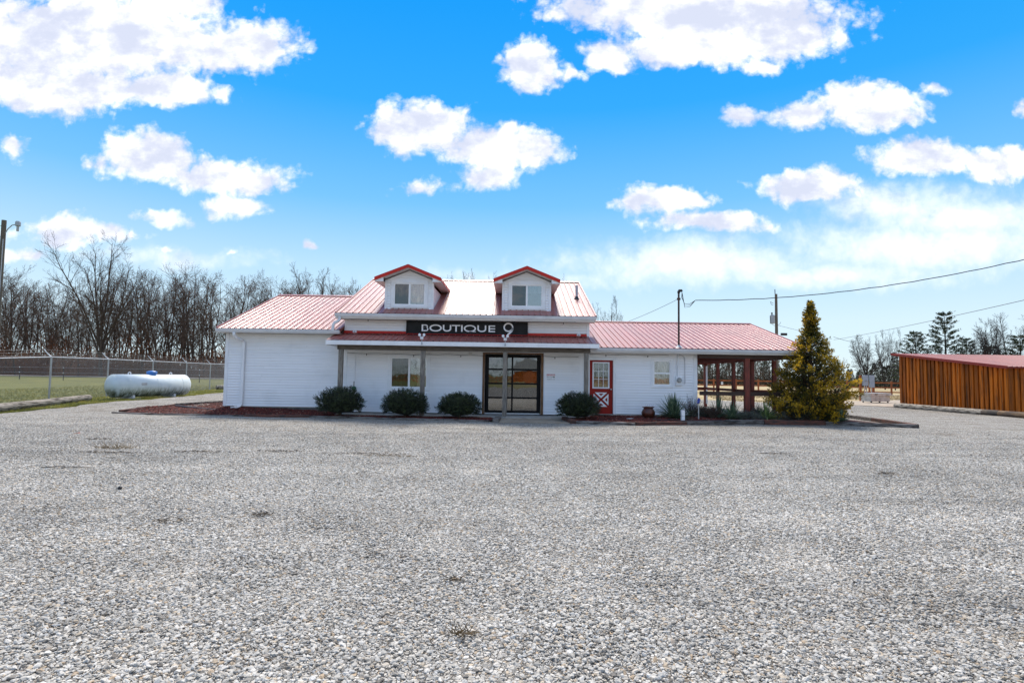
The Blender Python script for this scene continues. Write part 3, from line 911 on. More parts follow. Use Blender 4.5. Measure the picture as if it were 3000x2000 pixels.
# red door with nine lights and crossbuck
door = empty('door', (0, 0, 0)); door.parent = house
door['label'] = 'red door with nine small panes and white crossbuck'
mb = MB()
gx0, gx1, gz0, gz1 = 3.13, 3.72, 1.21, 2.16
yD = HY + .035
mb.box(2.995, gx0, yD, yD + .045, .225, 2.255); mb.box(gx1, 3.88, yD, yD + .045, .225, 2.255)
mb.box(gx0, gx1, yD, yD + .045, .225, gz0); mb.box(gx0, gx1, yD, yD + .045, gz1, 2.255)
mb.build('slab', M['reddoor'], door)
mb = MB()
for (a, b, c, d) in ((gx0 - .03, gx0 + .02, gz0 - .03, gz1 + .03), (gx1 - .02, gx1 + .03, gz0 - .03, gz1 + .03)):
    mb.box(a, b, yD - .018, yD + .03, c, d)
mb.box(gx0 + .02, gx1 - .02, yD - .018, yD + .03, gz0 - .03, gz0 + .02); mb.box(gx0 + .02, gx1 - .02, yD - .018, yD + .03, gz1 - .02, gz1 + .03)
mb.build('pane_frame', M['white'], door)
mb = MB()
cw = (gx1 - gx0 - .04) / 3; ch = (gz1 - gz0 - .04) / 3
for k in (1, 2):
    mb.box(gx0 + .02 + cw * k - .009, gx0 + .02 + cw * k + .009, yD - .012, yD + .02, gz0 + .02, gz1 - .02)
for k in (1, 2):
    z = gz0 + .02 + ch * k
    for q in range(3):
        mb.box(gx0 + .02 + cw * q + (.009 if q else 0), gx0 + .02 + cw * (q + 1) - (.009 if q < 2 else 0), yD - .012, yD + .02, z - .009, z + .009)
mb.build('muntin', M['white'], door)
for i in range(3):
    for k in range(3):
        p = MB(); p.box(gx0 + .02 + cw * i + .009, gx0 + .02 + cw * (i + 1) - .009, yD + .004, yD + .008, gz0 + .02 + ch * k + .009, gz0 + .02 + ch * (k + 1) - .009)
        p.build('pane', M['glass_small'], door)
cx, cz = 3.432, .76
for (dx, dz) in ((0, 1), (0, -1), (1, 0), (-1, 0)):
    hw, hh, gap = .285, .27, .052
    if dx == 0:
        A = [(cx, cz + dz * gap * 1.05), (cx + hw - gap * .95, cz + dz * hh), (cx - hw + gap * .95, cz + dz * hh)]
    else:
        A = [(cx + dx * gap * 1.1, cz), (cx + dx * hw, cz + hh - gap), (cx + dx * hw, cz - hh + gap)]
    cen = (sum(p[0] for p in A) / 3, sum(p[1] for p in A) / 3)
    B = [(cen[0] + (p[0] - cen[0]) * .42, cen[1] + (p[1] - cen[1]) * .42) for p in A]
    mb = MB()
    for i in range(3):
        j = (i + 1) % 3
        mb.poly_extrude([(A[i][0], yD - .010, A[i][1]), (A[j][0], yD - .010, A[j][1]), (B[j][0], yD - .010, B[j][1]), (B[i][0], yD - .010, B[i][1])], (0, .009, 0))
    mb.build('crossbuck_triangle', M['white'], door)
mb = MB(); mb.tube([(3.80, yD, 1.155), (3.80, yD - .06, 1.155)], .017, 8); mb.lathe([(.012, -.028), (.028, -.015), (.031, 0), (.026, .016), (.008, .026)], 10, (3.80, yD - .075, 1.155))
mb.build('handle', M['galv'], door, smooth=True)
casing(2.985, 3.89, .22, 2.262, HY, .09, 'door_casing', house, M['white'], bottom=False)
mb = MB(); mb.box(2.98, 3.9, HY - .10, HY + .1, .195, .222); mb.build('threshold', M['greywood'], house)

# overhead door, eight panes in black stiles and rails
od = empty('overhead_door'); od.parent = house
od['label'] = 'black-framed glass overhead door of two by four panes'
yO = HY + .06
ox0, ox1, oz0, oz1 = -.985, 1.085, .20, 2.405
mb = MB()
xm = .03
for (a, b) in ((ox0, ox0 + .115), (xm - .032, xm + .032), (ox1 - .115, ox1)):
    mb.box(a, b, yO, yO + .05, oz0, oz1)
zr = [oz0 + .03, oz0 + .575, oz0 + 1.115, oz0 + 1.655, oz1 - .09]
cells = []
for (a, b) in ((ox0 + .115, xm - .032), (xm + .032, ox1 - .115)):
    mb.box(a, b, yO, yO + .05, oz0, oz0 + .09)
    for z in zr[1:4]:
        mb.box(a, b, yO, yO + .05, z - .033, z + .033)
    mb.box(a, b, yO, yO + .05, oz1 - .10, oz1)
    lows = [oz0 + .09] + [z + .033 for z in zr[1:4]]
    tops = [z - .033 for z in zr[1:4]] + [oz1 - .10]
    cells += [(a, b, l, t) for l, t in zip(lows, tops)]
mb.build('door_frame', M['black'], od)
for (a, b, c, d) in cells:
    p = MB(); p.box(a, b, yO + .022, yO + .027, c, d); p.build('pane', M['glass_door'], od)
mb = MB(); mb.box(ox0, ox1, yO - .004, yO + .06, oz0 - .035, oz0 - .001); mb.build('bottom_seal', M['galv'], od)
mb = MB()
mb.box(-1.11, -1.022, HY - .05, HY + .16, .16, 2.49); mb.box(1.122, 1.22, HY - .05, HY + .16, .16, 2.49); mb.box(-1.022, 1.122, HY - .05, HY + .16, 2.432, 2.49)
mb.build('door_jamb', M['jamb'], house)
mb = MB(); mb.box(-1.16, -1.112, HY - .04, HY + .02, .16, 2.53); mb.box(1.222, 1.265, HY - .04, HY + .02, .16, 2.53); mb.box(-1.112, 1.222, HY - .04, HY + .02, 2.492, 2.53)
mb.build('door_casing', M['white'], house)

# --- dormers
def dormer(xc):
    wl, wr = xc - .935, xc + .945
    yf = 21.97; zb, ze, zp = 4.12, 5.26, 5.645
    sl = (zp - ze) / .94
    dw = MB()
    ro = (xc - .60, xc + .625, 4.285, 5.155)
    xs = [wl, ro[0], ro[1], wr]
    def top(x): return zp - sl * abs(x - xc)
    # front sheet round the window
    for (a, b, p, q) in ((wl, ro[0], zb, ze), (ro[1], wr, zb, ze), (ro[0], ro[1], zb, ro[2]), (ro[0], ro[1], ro[3], ze + .06)):
        dw.box(a, b, yf, yf + .1, p, min(q, ze) if b <= ro[0] or a >= ro[1] else q)
    dw.poly_extrude([(wl, yf + .002, ze), (wr, yf + .002, ze), (xc, yf + .002, zp)], (0, .09, 0))
    wall = dw.build('dormer_wall', M['siding'], house)
    def clip(z, a, b):
        if z <= ze: return a, b
        h = (zp - z) / sl
        return max(a, xc - h), min(b, xc + h)
    siding(wall, wl + .075, wr - .075, zb + .01, zp - .02, yf, [(xc - .715, xc + .74, zb, 5.245)], clip=clip)
    for (a_, b_) in ((wl - .01, wl + .075), (wr - .075, wr + .01)):
        mb = MB(); mb.box(a_, b_, yf - .032, yf + .06, zb, ze); mb.build('corner_trim', M['white'], wall)
    # cheeks with boards
    for s, x in ((-1, wl), (1, wr)):
        m = MB()
        zt = 5.02
        yb = lambda z: 21.33 + (z - 3.895) / .3907
        xa = x if s > 0 else x - .0
        m.poly_extrude([(x - .05 * s, yf + .1, zb - .02), (x - .05 * s, yb(zt) + .05, zt), (x - .05 * s, yf + .1, zt)], (.05 * s, 0, 0))
        m.build('dormer_cheek', M['siding'], wall)
        z = zb + .01
        while z < zt - .02:
            q = min(z + .1016, zt)
            y1, y2 = yb(z), yb(q)
            if y2 - yf > .15:
                b = MB()
                b.hexa([(x, yf + .06, z), (x + .018 * s, yf + .06, z), (x + .018 * s, max(y1, yf + .07), z), (x, max(y1, yf + .07), z),
                        (x, yf + .06, q - .006), (x + .004 * s, yf + .06, q - .006), (x + .004 * s, y2, q - .006), (x, y2, q - .006)])
                b.build('siding_board', M['siding'], wall)
            z = q
    # roof: two slopes of panels running down from the ridge
    xo = 1.265; yo = 21.58; zpk = 5.79; zt = 5.285; s2 = (zpk - zt) / xo
    rf = MB()
    for s in (-1, 1):
        y_r = 21.33 + (zpk - 3.895) / .3907; y_e = 21.33 + (zt - 3.895) / .3907
        rf.poly_extrude([(xc, yo, zpk - .012), (xc + s * xo, yo, zt - .012), (xc + s * xo, y_e, zt - .012), (xc, y_r, zpk - .012)], (0, 0, -.03))
    roof = rf.build('dormer_roof', M['soffit'], house)
    for s in (-1, 1):
        y = yo
        y_r = 21.33 + (zpk - 3.895) / .3907; y_e = 21.33 + (zt - 3.895) / .3907
        while y < y_r - .05:
            y2 = min(y + .2286, y_r)
            def xlim(yy):
                return 0.0 if yy <= y_e else xo * (1 - (yy - y_e) / (y_r - y_e))
            # keep the part of the strip above the main roof
            a0, a1 = (xo if y <= y_e else xo * (y_r - y) / (y_r - y_e)), (xo if y2 <= y_e else xo * (y_r - y2) / (y_r - y_e))
            p = MB()
            q = [(xc, y, zpk), (xc + s * a0, y, zpk - s2 * a0), (xc + s * a1, y2, zpk - s2 * a1), (xc, y2, zpk)]
            p.poly_extrude(q if s > 0 else q[::-1], (0, 0, .008))
            r_ = [(xc, y2 - .04, zpk + .008), (xc + s * a1, y2 - .04, zpk - s2 * a1 + .008), (xc + s * a1, y2, zpk - s2 * a1 + .008), (xc, y2, zpk + .008)]
            p.poly_extrude(r_ if s > 0 else r_[::-1], (0, 0, .022))
            p.build('roof_panel', M['roof'], roof)
            y = y2
        # red barge board along the gable edge and eave edge
        b = MB()
        b.hexa([(xc, yo - .03, zpk - .10), (xc + s * (xo + .012), yo - .03, zt - .105), (xc + s * (xo + .012), yo + .012, zt - .105), (xc, yo + .012, zpk - .10),
                (xc, yo - .03, zpk + .03), (xc + s * (xo + .012), yo - .03, zt + .028), (xc + s * (xo + .012), yo + .012, zt + .028), (xc, yo + .012, zpk + .03)])
        b.build('barge_board', M['redtrim'], roof)
        b = MB(); xx = xc + s * xo
        b.box(min(xx, xx + .014 * s), max(xx, xx + .014 * s), yo + .012, y_e + .1, zt - .10, zt + .012); b.build('barge_board', M['redtrim'], roof)
        # level soffit under the eave and its white return at the gable
        xw = (wl if s < 0 else wr)
        b = MB(); b.box(min(xw, xx), max(xw, xx), yo + .02, y_e - .1, zt - .14, zt - .125); b.build('soffit', M['soffit'], roof)
        b = MB(); b.poly_extrude([(xw, yo + .014, zt - .135), (xx, yo + .014, zt - .135), (xx, yo + .014, zt - .10), (xw, yo + .014, zt - .10 + s2 * abs(xx - xw))], (0, .015, 0)); b.build('fascia', M['white'], roof)
        b = MB(); b.poly_extrude([(xc, yo + .02, zpk - .11), (xw, yo + .02, zpk - .11 - s2 * abs(xw - xc)), (xw, yf - .01, zpk - .11 - s2 * abs(xw - xc)), (xc, yf - .01, zpk - .11)], (0, 0, .008)); b.build('soffit', M['soffit'], roof)
    return ro, yf

for i, xc in enumerate((-4.02, .535)):
    ro, yf = dormer(xc)
    win = window(ro[0], ro[1], ro[2], ro[3], yf, 'slide', .105, ('glass_dark', 'glass_blue' if i else 'glass'),
                 [(ro[0] + .05, ro[1] - .05, (ro[2] + .55) if i else ro[2] + .06, ro[3] - .05, 11)], label='sliding dormer window with %s' % ('short curtain' if i else 'full curtain'))
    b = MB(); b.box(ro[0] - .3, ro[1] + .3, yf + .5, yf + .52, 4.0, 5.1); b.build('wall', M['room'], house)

# --- downspouts, elbow pieces
def ribbon_pipe(path, w_, d_, name, mat, parent):
    mb = MB(); pr = None
    path = [Vector(p) for p in path]
    for i, p in enumerate(path):
        t = (path[min(i + 1, len(path) - 1)] - path[max(i - 1, 0)]).normalized()
        side = Vector((0, 1, 0)); a = t.cross(side)
        a = a.normalized() if a.length > .1 else Vector((1, 0, 0))
        b = a.cross(t).normalized()
        q = [mb.vert(p + a * w_ / 2 * sx + b * d_ / 2 * sy) for sx, sy in ((-1, -1), (1, -1), (1, 1), (-1, 1))]
        if pr:
            for k in range(4): mb.face(pr[k], pr[(k + 1) % 4], q[(k + 1) % 4], q[k])
        else: mb.face(*q[::-1])
        pr = q
    mb.face(*pr)
    return bevel(mb.build(name, mat, parent), .012)
ribbon_pipe([(-10.42, 21.28, 3.09), (-10.42, 21.28, 2.99), (-10.36, 21.36, 2.90), (-10.26, 21.66, 2.80), (-10.235, 21.715, 2.72), (-10.245, 21.715, .42), (-10.27, 21.70, .34), (-10.36, 21.62, .27), (-10.55, 21.52, .24)], .10, .075, 'downspout', M['white'], house)
ribbon_pipe([(-6.48, 21.28, 3.73), (-6.48, 21.28, 3.64), (-6.52, 21.27, 3.58), (-6.66, 21.27, 3.50), (-6.71, 21.27, 3.44), (-6.73, 21.27, 3.22)], .10, .075, 'downspout', M['gutter'], house)
ribbon_pipe([(11.05, 32.5, 2.6), (11.05, 32.45, 2.4), (11.05, 32.3, 2.3), (11.05, 32.3, .2)], .10, .075, 'downspout', M['white'], house)

# --- open shelter at the right end
def post(x, y, wd, z1, mat='carport'):
    mb = MB(); mb.box(x - wd / 2, x + wd / 2, y - wd / 2, y + wd / 2, -.05, z1)
    return bevel(mb.build('shelter_post', M[mat], house), .008)
post(8.92, 21.62, .185, 2.40)
for (x, y) in ((11.1, 21.62), (11.06, 24.0), (11.02, 26.1), (11.0, 28.25), (11.0, 30.4), (11.0, 32.35), (9.0, 32.4)):
    post(x, y, .15, 2.42 if y != 26.1 else 2.6)
mb = MB(); mb.box(7.1, 11.25, 21.53, 21.70, 2.385, 2.528); mb.build('shelter_beam', M['carport_beam'], house)
mb = MB(); mb.box(7.1, 11.25, 32.3, 32.45, 2.40, 2.52); mb.box(11.0, 11.14, 21.7, 32.3, 2.43, 2.55); mb.build('shelter_beam', M['carport'], house)
mb = MB(); mb.box(7.12, 11.0, 21.56, 21.60, .99, 1.14); mb.build('shelter_rail', M['carport_beam'], house)
for (ya, yb_) in ((24.1, 26.0), (26.2, 28.15), (28.35, 30.3), (30.5, 32.25)):
    mb = MB(); mb.box(11.0, 11.04, ya, yb_, 1.0, 1.13); mb.build('shelter_rail', M['carport'], house)
mb = MB(); mb.box(7.1, 8.92, 32.36, 32.40, 1.0, 1.13); mb.box(9.08, 10.92, 32.36, 32.40, 1.0, 1.13); mb.build('shelter_rail', M['carport'], house)
for k in range(6):
    y = 22.6 + k * 1.75
    mb = MB(); mb.box(7.1, 11.2, y, y + .05, 2.44, 2.58); mb.build('shelter_joist', M['carport'], house)

# --- vent pipe through the main roof
vp = empty('vent_pipe', (2.70, 23.85, 4.86)); tagit(vp, 'grey vent pipe standing on the main roof near its right end', 'pipe')
mb = MB(); mb.tube([(0, 0, -.05), (0, 0, .60)], .055, 12); mb.build('pipe', M['greypipe'], vp, smooth=False)
mb = MB(); mb.lathe([(.14, -.06), (.13, .0), (.075, .08), (.07, .12)], 14); mb.build('boot', M['blackplastic'], vp)

# ------------------------------------------------------------------ shop sign
sign = empty('shop_sign', (-4.055, HY - .09, 3.085)); tagit(sign, 'black shop sign reading BOUTIQUE 9 in white letters above the porch', 'sign')
SW, SH = 4.655, .565
mb = MB(); mb.box(.05, SW - .05, .0, .05, .05, SH - .05); mb.build('panel', M['signblack'], sign)
mb = MB()
mb.box(0, SW, -.03, .05, 0, .05); mb.box(0, SW, -.03, .05, SH - .05, SH); mb.box(0, .05, -.03, .05, .05, SH - .05); mb.box(SW - .05, SW, -.03, .05, .05, SH - .05)
mb.build('frame', M['sign_frame'], sign)

def stroke(mb, pts, wd, closed=False):
    pts = [Vector((p[0], p[1])) for p in pts]; n = len(pts)
    L = []
    for i in range(n):
        if closed: a, b = pts[(i - 1) % n], pts[(i + 1) % n]
        else: a, b = pts[max(i - 1, 0)], pts[min(i + 1, n - 1)]
        t = (b - a).normalized(); nn = Vector((-t.y, t.x))
        w_ = wd[i] if isinstance(wd, (list, tuple)) else wd
        L.append((pts[i] - nn * w_ / 2, pts[i] + nn * w_ / 2))
    rng = range(n) if closed else range(n - 1)
    for i in rng:
        j = (i + 1) % n
        q = [L[i][0], L[j][0], L[j][1], L[i][1]]
        mb.poly_extrude([(p.x, -.036, p.y) for p in q], (0, .035, 0))

def ell(cx, cy, rx, ry, a0=0, a1=360, n=28):
    return [(cx + rx * math.cos(R(a0 + (a1 - a0) * i / n)), cy + ry * math.sin(R(a0 + (a1 - a0) * i / n))) for i in range(n + 1)]
lx = lambda z: (z - 40) / 1155 * SW
t_, b_ = .435, .180          # cap height lines on the panel
mid = (t_ + b_) / 2; H_ = t_ - b_; wv = .056; wh_ = .042
def letter(fn):
    mb = MB(); fn(mb); mb.build('letter', M['letter'], sign)
def L_B(mb):
    x = lx(188)
    stroke(mb, [(x + wv / 2, b_), (x + wv / 2, t_)], wv)
    stroke(mb, [(x + wv, t_ - wh_ / 2), (lx(226), t_ - wh_ / 2)] + ell(lx(226), (t_ - wh_ / 2 + mid) / 2, lx(241) - lx(226), (t_ - wh_ / 2 - mid) / 2, 85, -85, 10) + [(x + wv, mid)], wh_ * .95)
    stroke(mb, [(x + wv, mid - .001), (lx(229), mid - .001)] + ell(lx(229), (mid + b_ + wh_ / 2) / 2, lx(247) - lx(229), (mid - b_ - wh_ / 2) / 2, 85, -85, 10) + [(x + wv, b_ + wh_ / 2)], wh_ * .95)
def ring(cx, rx, mb):
    pts = ell(cx, mid, rx - wv / 2, H_ / 2 + .006 - wh_ / 2, 0, 360, 36)[:-1]
    wd = [wv * abs(math.cos(2 * math.pi * i / 36)) ** 1.5 + wh_ * (1 - abs(math.cos(2 * math.pi * i / 36)) ** 1.5) for i in range(36)]
    stroke(mb, pts, wd, True)
def L_O(mb): ring(lx(320), lx(378) - lx(320), mb)
def L_U(a, b):
    def f(mb):
        xa, xb = lx(a) + wv / 2, lx(b) - wv / 2
        ry = H_ * .42; cx = (xa + xb) / 2
        stroke(mb, [(xa, t_), (xa, b_ + ry)] + ell(cx, b_ + ry, (xb - xa) / 2, ry - wh_ / 2, 180, 360, 16)[1:-1] + [(xb, b_ + ry), (xb, t_)], [wv, wv] + [wh_ + (wv - wh_) * abs(math.cos(math.pi * (i + 1) / 16)) for i in range(15)] + [wv, wv])
    return f
def L_T(mb):
    stroke(mb, [(lx(475), t_ - wh_ / 2), (lx(553), t_ - wh_ / 2)], wh_); stroke(mb, [(lx(514), t_ - wh_), (lx(514), b_)], wv)
def L_I(mb): stroke(mb, [(lx(569), t_), (lx(569), b_)], wv)
def L_Q(mb):
    ring(lx(645), lx(703) - lx(645), mb)
    stroke(mb, [(lx(640), b_ + .008), (lx(702), b_ + .008)], .026)
def L_E(mb):
    x = lx(822)
    stroke(mb, [(x + wv / 2, b_), (x + wv / 2, t_)], wv)
    for z in (t_ - wh_ / 2, mid, b_ + wh_ / 2): stroke(mb, [(x + wv, z), (lx(884), z)], wh_)
def L_9(mb):
    cx, cz = lx(1010), .372
    stroke(mb, ell(cx, cz, .163, .148, 0, 360, 32)[:-1], .052, True)
    stroke(mb, [(cx + .167, cz - .02), (cx + .155, cz - .085), (cx + .12, cz - .15), (cx - .02, .085)], [.05, .055, .062, .062])
for fn in (L_B, L_O, L_U(388, 468), L_T, L_I, L_Q, L_U(716, 800), L_E, L_9): letter(fn)

# ------------------------------------------------------------------ fixtures on the shop
def floodlight(x, label):
    o = empty('flood_lamp', (x, PF - .03, 2.725)); o.scale = (.62, .62, .70); tagit(o, label, 'lamp', 'twin flood lamps on the porch edge')
    mb = MB(); mb.tube([(0, -.0, 0), (0, -.055, 0)], .055, 14); mb.build('base', M['greypipe'], o)
    mb = MB(); mb.tube([(0, -.03, .0), (0, -.04, .10), (0, -.03, .24)], .02, 8); mb.build('stem', M['greypipe'], o)
    mb = MB(); mb.box(-.09, .09, -.11, .03, .23, .31); mb.box(-.10, .10, -.12, .04, .31, .36); bevel(mb.build('housing', M['white'], o), .012)
    for s in (-1, 1):
        mb = MB(); mb.tube([(s * .05, -.04, .36), (s * .085, -.05, .40)], .018, 8)
        c = Vector((s * .105, -.05, .45)); d = Vector((s * .35, -.9, .1)).normalized()
        mb.tube([c - d * .07, c - d * .03, c + d * .05, c + d * .08, c + d * .081], [.03, .055, .075, .078, .055], 14)
        mb.build('lamp_head', M['white'], o, smooth=False)
floodlight(-3.27, 'white twin flood lamp on the porch edge below the letters OU')
floodlight(-.245, 'white twin flood lamp on the porch edge below the numeral 9')
for i, (x, lab) in enumerate(((-6.03, 'round white disc speaker at the left end of the red flashing'), (2.55, 'round white disc speaker at the right end of the red flashing'))):
    o = empty('disc_speaker', (x, HY - .05, 3.20)); tagit(o, lab, 'speaker', 'disc speakers above the porch roof')
    mb = MB(); mb.tube([(0, .02, 0), (0, -.03, 0), (0, -.045, 0)], [.075, .075, .05], 18); mb.build('housing', M['white'], o)
    mb = MB(); mb.tube([(0, -.046, 0), (0, -.056, 0)], [.035, .03], 14); mb.build('face', M['greypipe'], o)
# warning sign
ws = empty('warning_sign', (1.335, HY - .032, 1.455)); tagit(ws, 'small white and red security camera warning sign by the overhead door', 'sign')
mb = MB(); mb.box(0, .335, 0, .006, 0, .255); mb.build('plate', M['letter'], ws)
mb = MB(); mb.box(.008, .327, -.002, -.0005, .182, .246); mb.build('red_band', M['warnred'], ws)
def text(s_, x, z, size, mat, parent, ysh=-.004, bold=0.0):
    cu = bpy.data.curves.new('text', 'FONT'); cu.body = s_; cu.size = size; cu.extrude = .0006; cu.offset = bold; cu.align_x = 'CENTER'
    cu.materials.append(mat)
    o = bpy.data.objects.new('lettering', cu); COL.objects.link(o); o.parent = parent
    o.location = (x, ysh, z); o.rotation_euler = (R(90), 0, 0)
text('WARNING', .167, .195, .062, M['letter'], ws, bold=.001)
text('Security', .11, .112, .062, M['blackplastic'], ws, bold=.0008)
text('Cameras in Use', .167, .035, .046, M['blackplastic'], ws, bold=.0008)
mb = MB(); mb.box(.225, .275, -.002, -.0005, .118, .145); mb.box(.275, .315, -.002, -.0005, .108, .155); mb.build('camera_symbol', M['blackplastic'], ws)
# electric meter with conduit
mt = empty('electric_meter', (6.38, HY - .02, 1.34)); tagit(mt, 'white electric meter box with round glass beside the small window', 'meter')
mb = MB(); mb.box(-.115, .115, -.09, .0, .0, .33); bevel(mb.build('housing', M['white'], mt), .012)
mb = MB(); mb.tube([(0, -.09, .20), (0, -.12, .20), (0, -.17, .20), (0, -.20, .20)], [.095, .09, .085, .06], 18); mb.build('dial', M['meterglass'], mt)
mb = MB(); mb.tube([(0, -.088, .20), (0, -.105, .20)], .105, 18); mb.build('ring', M['galv'], mt)
mb = MB(); mb.tube([(-.03, -.045, .33), (-.03, -.045, 1.18)], .028, 10); mb.build('conduit', M['white'], mt)
mb = MB(); mb.tube([(.02, -.03, 1.16), (.10, -.03, 1.15), (.20, -.03, 1.10), (.235, -.03, 1.02), (.24, -.03, .1), (.21, -.03, .06)], .011, 6); mb.build('wire', M['greypipe'], mt)
# service mast
sm = empty('service_mast', (6.33, 21.55, 2.70)); tagit(sm, 'dark rusty electric service mast rising through the right roof edge', 'mast')
mb = MB(); mb.tube([(0, 0, -.05), (0, 0, 2.16)], .036, 10); mb.build('pipe', M['rust'], sm)
mb = MB(); mb.tube([(0, 0, 2.14), (0, 0, 2.20), (.03, -.01, 2.25), (.09, -.02, 2.25), (.12, -.02, 2.21)], [.045, .055, .06, .055, .045], 10); mb.build('weatherhead', M['cable'], sm)
mb = MB(); mb.lathe([(.17, .02), (.16, .06), (.08, .13), (.045, .17)], 14); mb.build('boot', M['transformer'], sm)
mb = MB(); mb.tube([(-.06, 0, 1.93), (.06, 0, 1.93)], .045, 8); mb.build('clamp', M['rust'], sm)

def cat(a, b, sag, n=24, wob=0.0):
    a, b = Vector(a), Vector(b); out = []
    for i in range(n + 1):
        t = i / n; p = a.lerp(b, t); p.z -= sag * 4 * t * (1 - t)
        if wob: p.z += wob * math.sin(i * 2.1) + wob * .6 * math.sin(i * 3.7)
        out.append(p)
    return out
MT = Vector((6.33, 21.55, 4.86))
cables = [
    ('service_cable', 'thick black service cable from the rusty mast towards the upper right', cat((6.95, 21.5, 4.58), (17.6, 16.2, 5.95), .50, 40, .006), .014),
    ('service_cable', 'thin black wire descending from the far right above the orange shed roof', cat((34, 60, 5.9), (20.5, 18.0, 5.3), .15, 40), .014),
    ('service_cable', 'faint wire running from the mast back left behind the roofs', cat((6.30, 21.55, 4.62), (5.6, 29.0, 4.35), .05, 10), .008),
    ('service_cable', 'thin wire crossing behind the bare tree beyond the pavement', cat((34, 60, 6.2), (70, 100, 9.8), 1.2, 16), .02)]
for nm, lab, path, r_ in cables:
    o = MB().tube(path, r_, 5).build(nm, M['cable']); tagit(o, lab, 'cable')
for k in range(3):
    s_ = .10 + .07 * k
    o = MB().tube([MT + Vector((.12, -.02, .03)), MT + Vector((.10 + .03 * k, -.03, -.18)), MT + Vector((.22, -.03, -.32 - s_)), MT + Vector((.42, -.04, -.33 - s_ * .8)), Vector((6.95, 21.5, 4.58))], .009, 5).build('drip_loop', M['cable'], sm)
    o.matrix_parent_inverse = Matrix.Translation((-6.33, -21.55, -2.70))
# light strings under the eaves
for (nm, lab, pts) in (('light_string', 'thin string of lights strung along the wall under the porch', [(-6.3, HY - .04, 2.40)] + [(-6.0 + i * .45, HY - .05, 2.385 - .02 * (i % 2) + .012 * math.sin(i)) for i in range(20)]),
                       ('light_string', 'thin string of lights under the upper gutter above the sign', [(-6.35 + i * .46, YE + .02, 3.655 + .012 * math.sin(i * 1.7)) for i in range(20)]),
                       ('light_string', 'thin string of lights under the gutter above the red door', [(2.8 + i * .4, HY - .05, 2.475 + .01 * math.sin(i * 1.9)) for i in range(9)])):
    root = MB().tube(pts, .006, 4).build(nm, M['cable']); tagit(root, lab, 'lights')
    for k in range(2, len(pts), 4):
        p = Vector(pts[k]); MB().tube([p, p + Vector((0, -.01, -.07))], [.012, .016], 5).build('bulb', M['blackplastic'], root)
jb = MB().box(-1.65, -1.53, HY - .075, HY - .02, 2.36, 2.48).build('junction_box', M['soffit']); bevel(jb, .01); tagit(jb, 'small beige junction box under the porch left of the overhead door', 'box')
rg = empty('gas_regulator', (-5.98, HY - .12, 1.05)); tagit(rg, 'green round gas regulator on a pipe behind the leftmost bush', 'regulator')
mb = MB(); mb.tube([(0, 0, -.9), (0, 0, -.08)], .02, 8); mb.tube([(0, 0, .08), (0, 0, .27)], .014, 8); mb.build('pipe', M['rust'], rg)
mb = MB(); mb.tube([(0, .06, 0), (0, .03, 0), (0, -.03, 0), (0, -.06, 0)], [.05, .088, .088, .05], 16); mb.build('body', M['green'], rg)
mb = MB(); mb.tube([(.0, .08, .27), (.0, .09, 1.36)], .012, 6); mb.build('riser', M['white'], rg)

# ------------------------------------------------------------------ ramp, planting beds and timbers
mb = MB(); mb.hexa([(-.40, 19.52, -.05), (2.0, 19.42, -.05), (1.80, 20.795, -.05), (-.34, 20.795, -.05), (-.40, 19.52, .045), (2.0, 19.42, .045), (1.80, 20.795, .075), (-.34, 20.795, .075)])
tagit(mb.build('entrance_path', M['ramp']), 'tan concrete path up to the porch', kind='structure')

def bed_mesh(name, outline_fn, x0, x1, nx, ny, label):
    mb = MB(); idx = {}
    for i in range(nx + 1):
        x = x0 + (x1 - x0) * i / nx
        ya, za, yb_, zb_ = outline_fn(x)
        for j in range(ny + 1):
            t = j / ny; y = ya + (yb_ - ya) * t
            z = za + (zb_ - za) * t + .02 * mnoise.noise((x * 1.5, y * 1.5, 8)) + .012 * mnoise.noise((x * 6, y * 6, 3))
            idx[i, j] = mb.vert((x, y, z))
    for i in range(nx):
        for j in range(ny):
            mb.face(idx[i, j], idx[i + 1, j], idx[i + 1, j + 1], idx[i, j + 1])
    o = mb.build(name, M['mulch'], smooth=True); tagit(o, label, kind='structure')
    return o
def lin(pts, x):
    for (a, va), (b, vb) in zip(pts, pts[1:]):
        if a <= x <= b: return va + (vb - va) * (x - a) / (b - a)
    return pts[0][1] if x < pts[0][0] else pts[-1][1]
LF = [(-13.6, 20.0), (-12.3, 19.85), (-10.0, 20.10), (-7.8, 20.55), (-5.3, 20.32), (-.72, 19.66)]
LZ = [(-13.6, .13), (-11, .11), (-8, .085), (-.7, .08)]
def bed_left(x):
    ya = lin(LF, x); za = lin(LZ, x)
    if x < -10.9: return ya, za, lin([(-13.6, 20.3), (-12.6, 24.2), (-11.0, 24.6), (-10.9, 22.0)], x), .29
    if x < -6.45: return ya, za, HY + .03, lin([(-10.9, .30), (-6.45, .16)], x)
    return ya, za, 20.81, .085
bed_mesh('mulch_bed', bed_left, -13.5, -.62, 90, 16, 'red mulch bed in front of the left wing and porch')
RF = [(1.9, 19.66), (4.1, 19.20), (7.45, 20.05), (7.9, 20.1), (10.95, 20.42), (13.6, 19.75)]
def bed_right(x):
    ya = lin(RF, x) + .03
    yb_ = lin([(1.9, 20.8), (2.95, 20.81), (2.97, HY - .16), (7.1, HY - .16), (8, 22.6), (12.5, 23.8), (13.6, 21.2)], x)
    return ya, lin([(1.9, .10), (7, .13), (9, .17), (12, .18), (13.6, .10)], x), yb_, lin([(1.9, .10), (3, .15), (7, .20), (12, .16), (13.6, .08)], x)
bed_mesh('mulch_bed', bed_right, 1.95, 13.5, 80, 16, 'red mulch bed in front of the right wing and shelter')

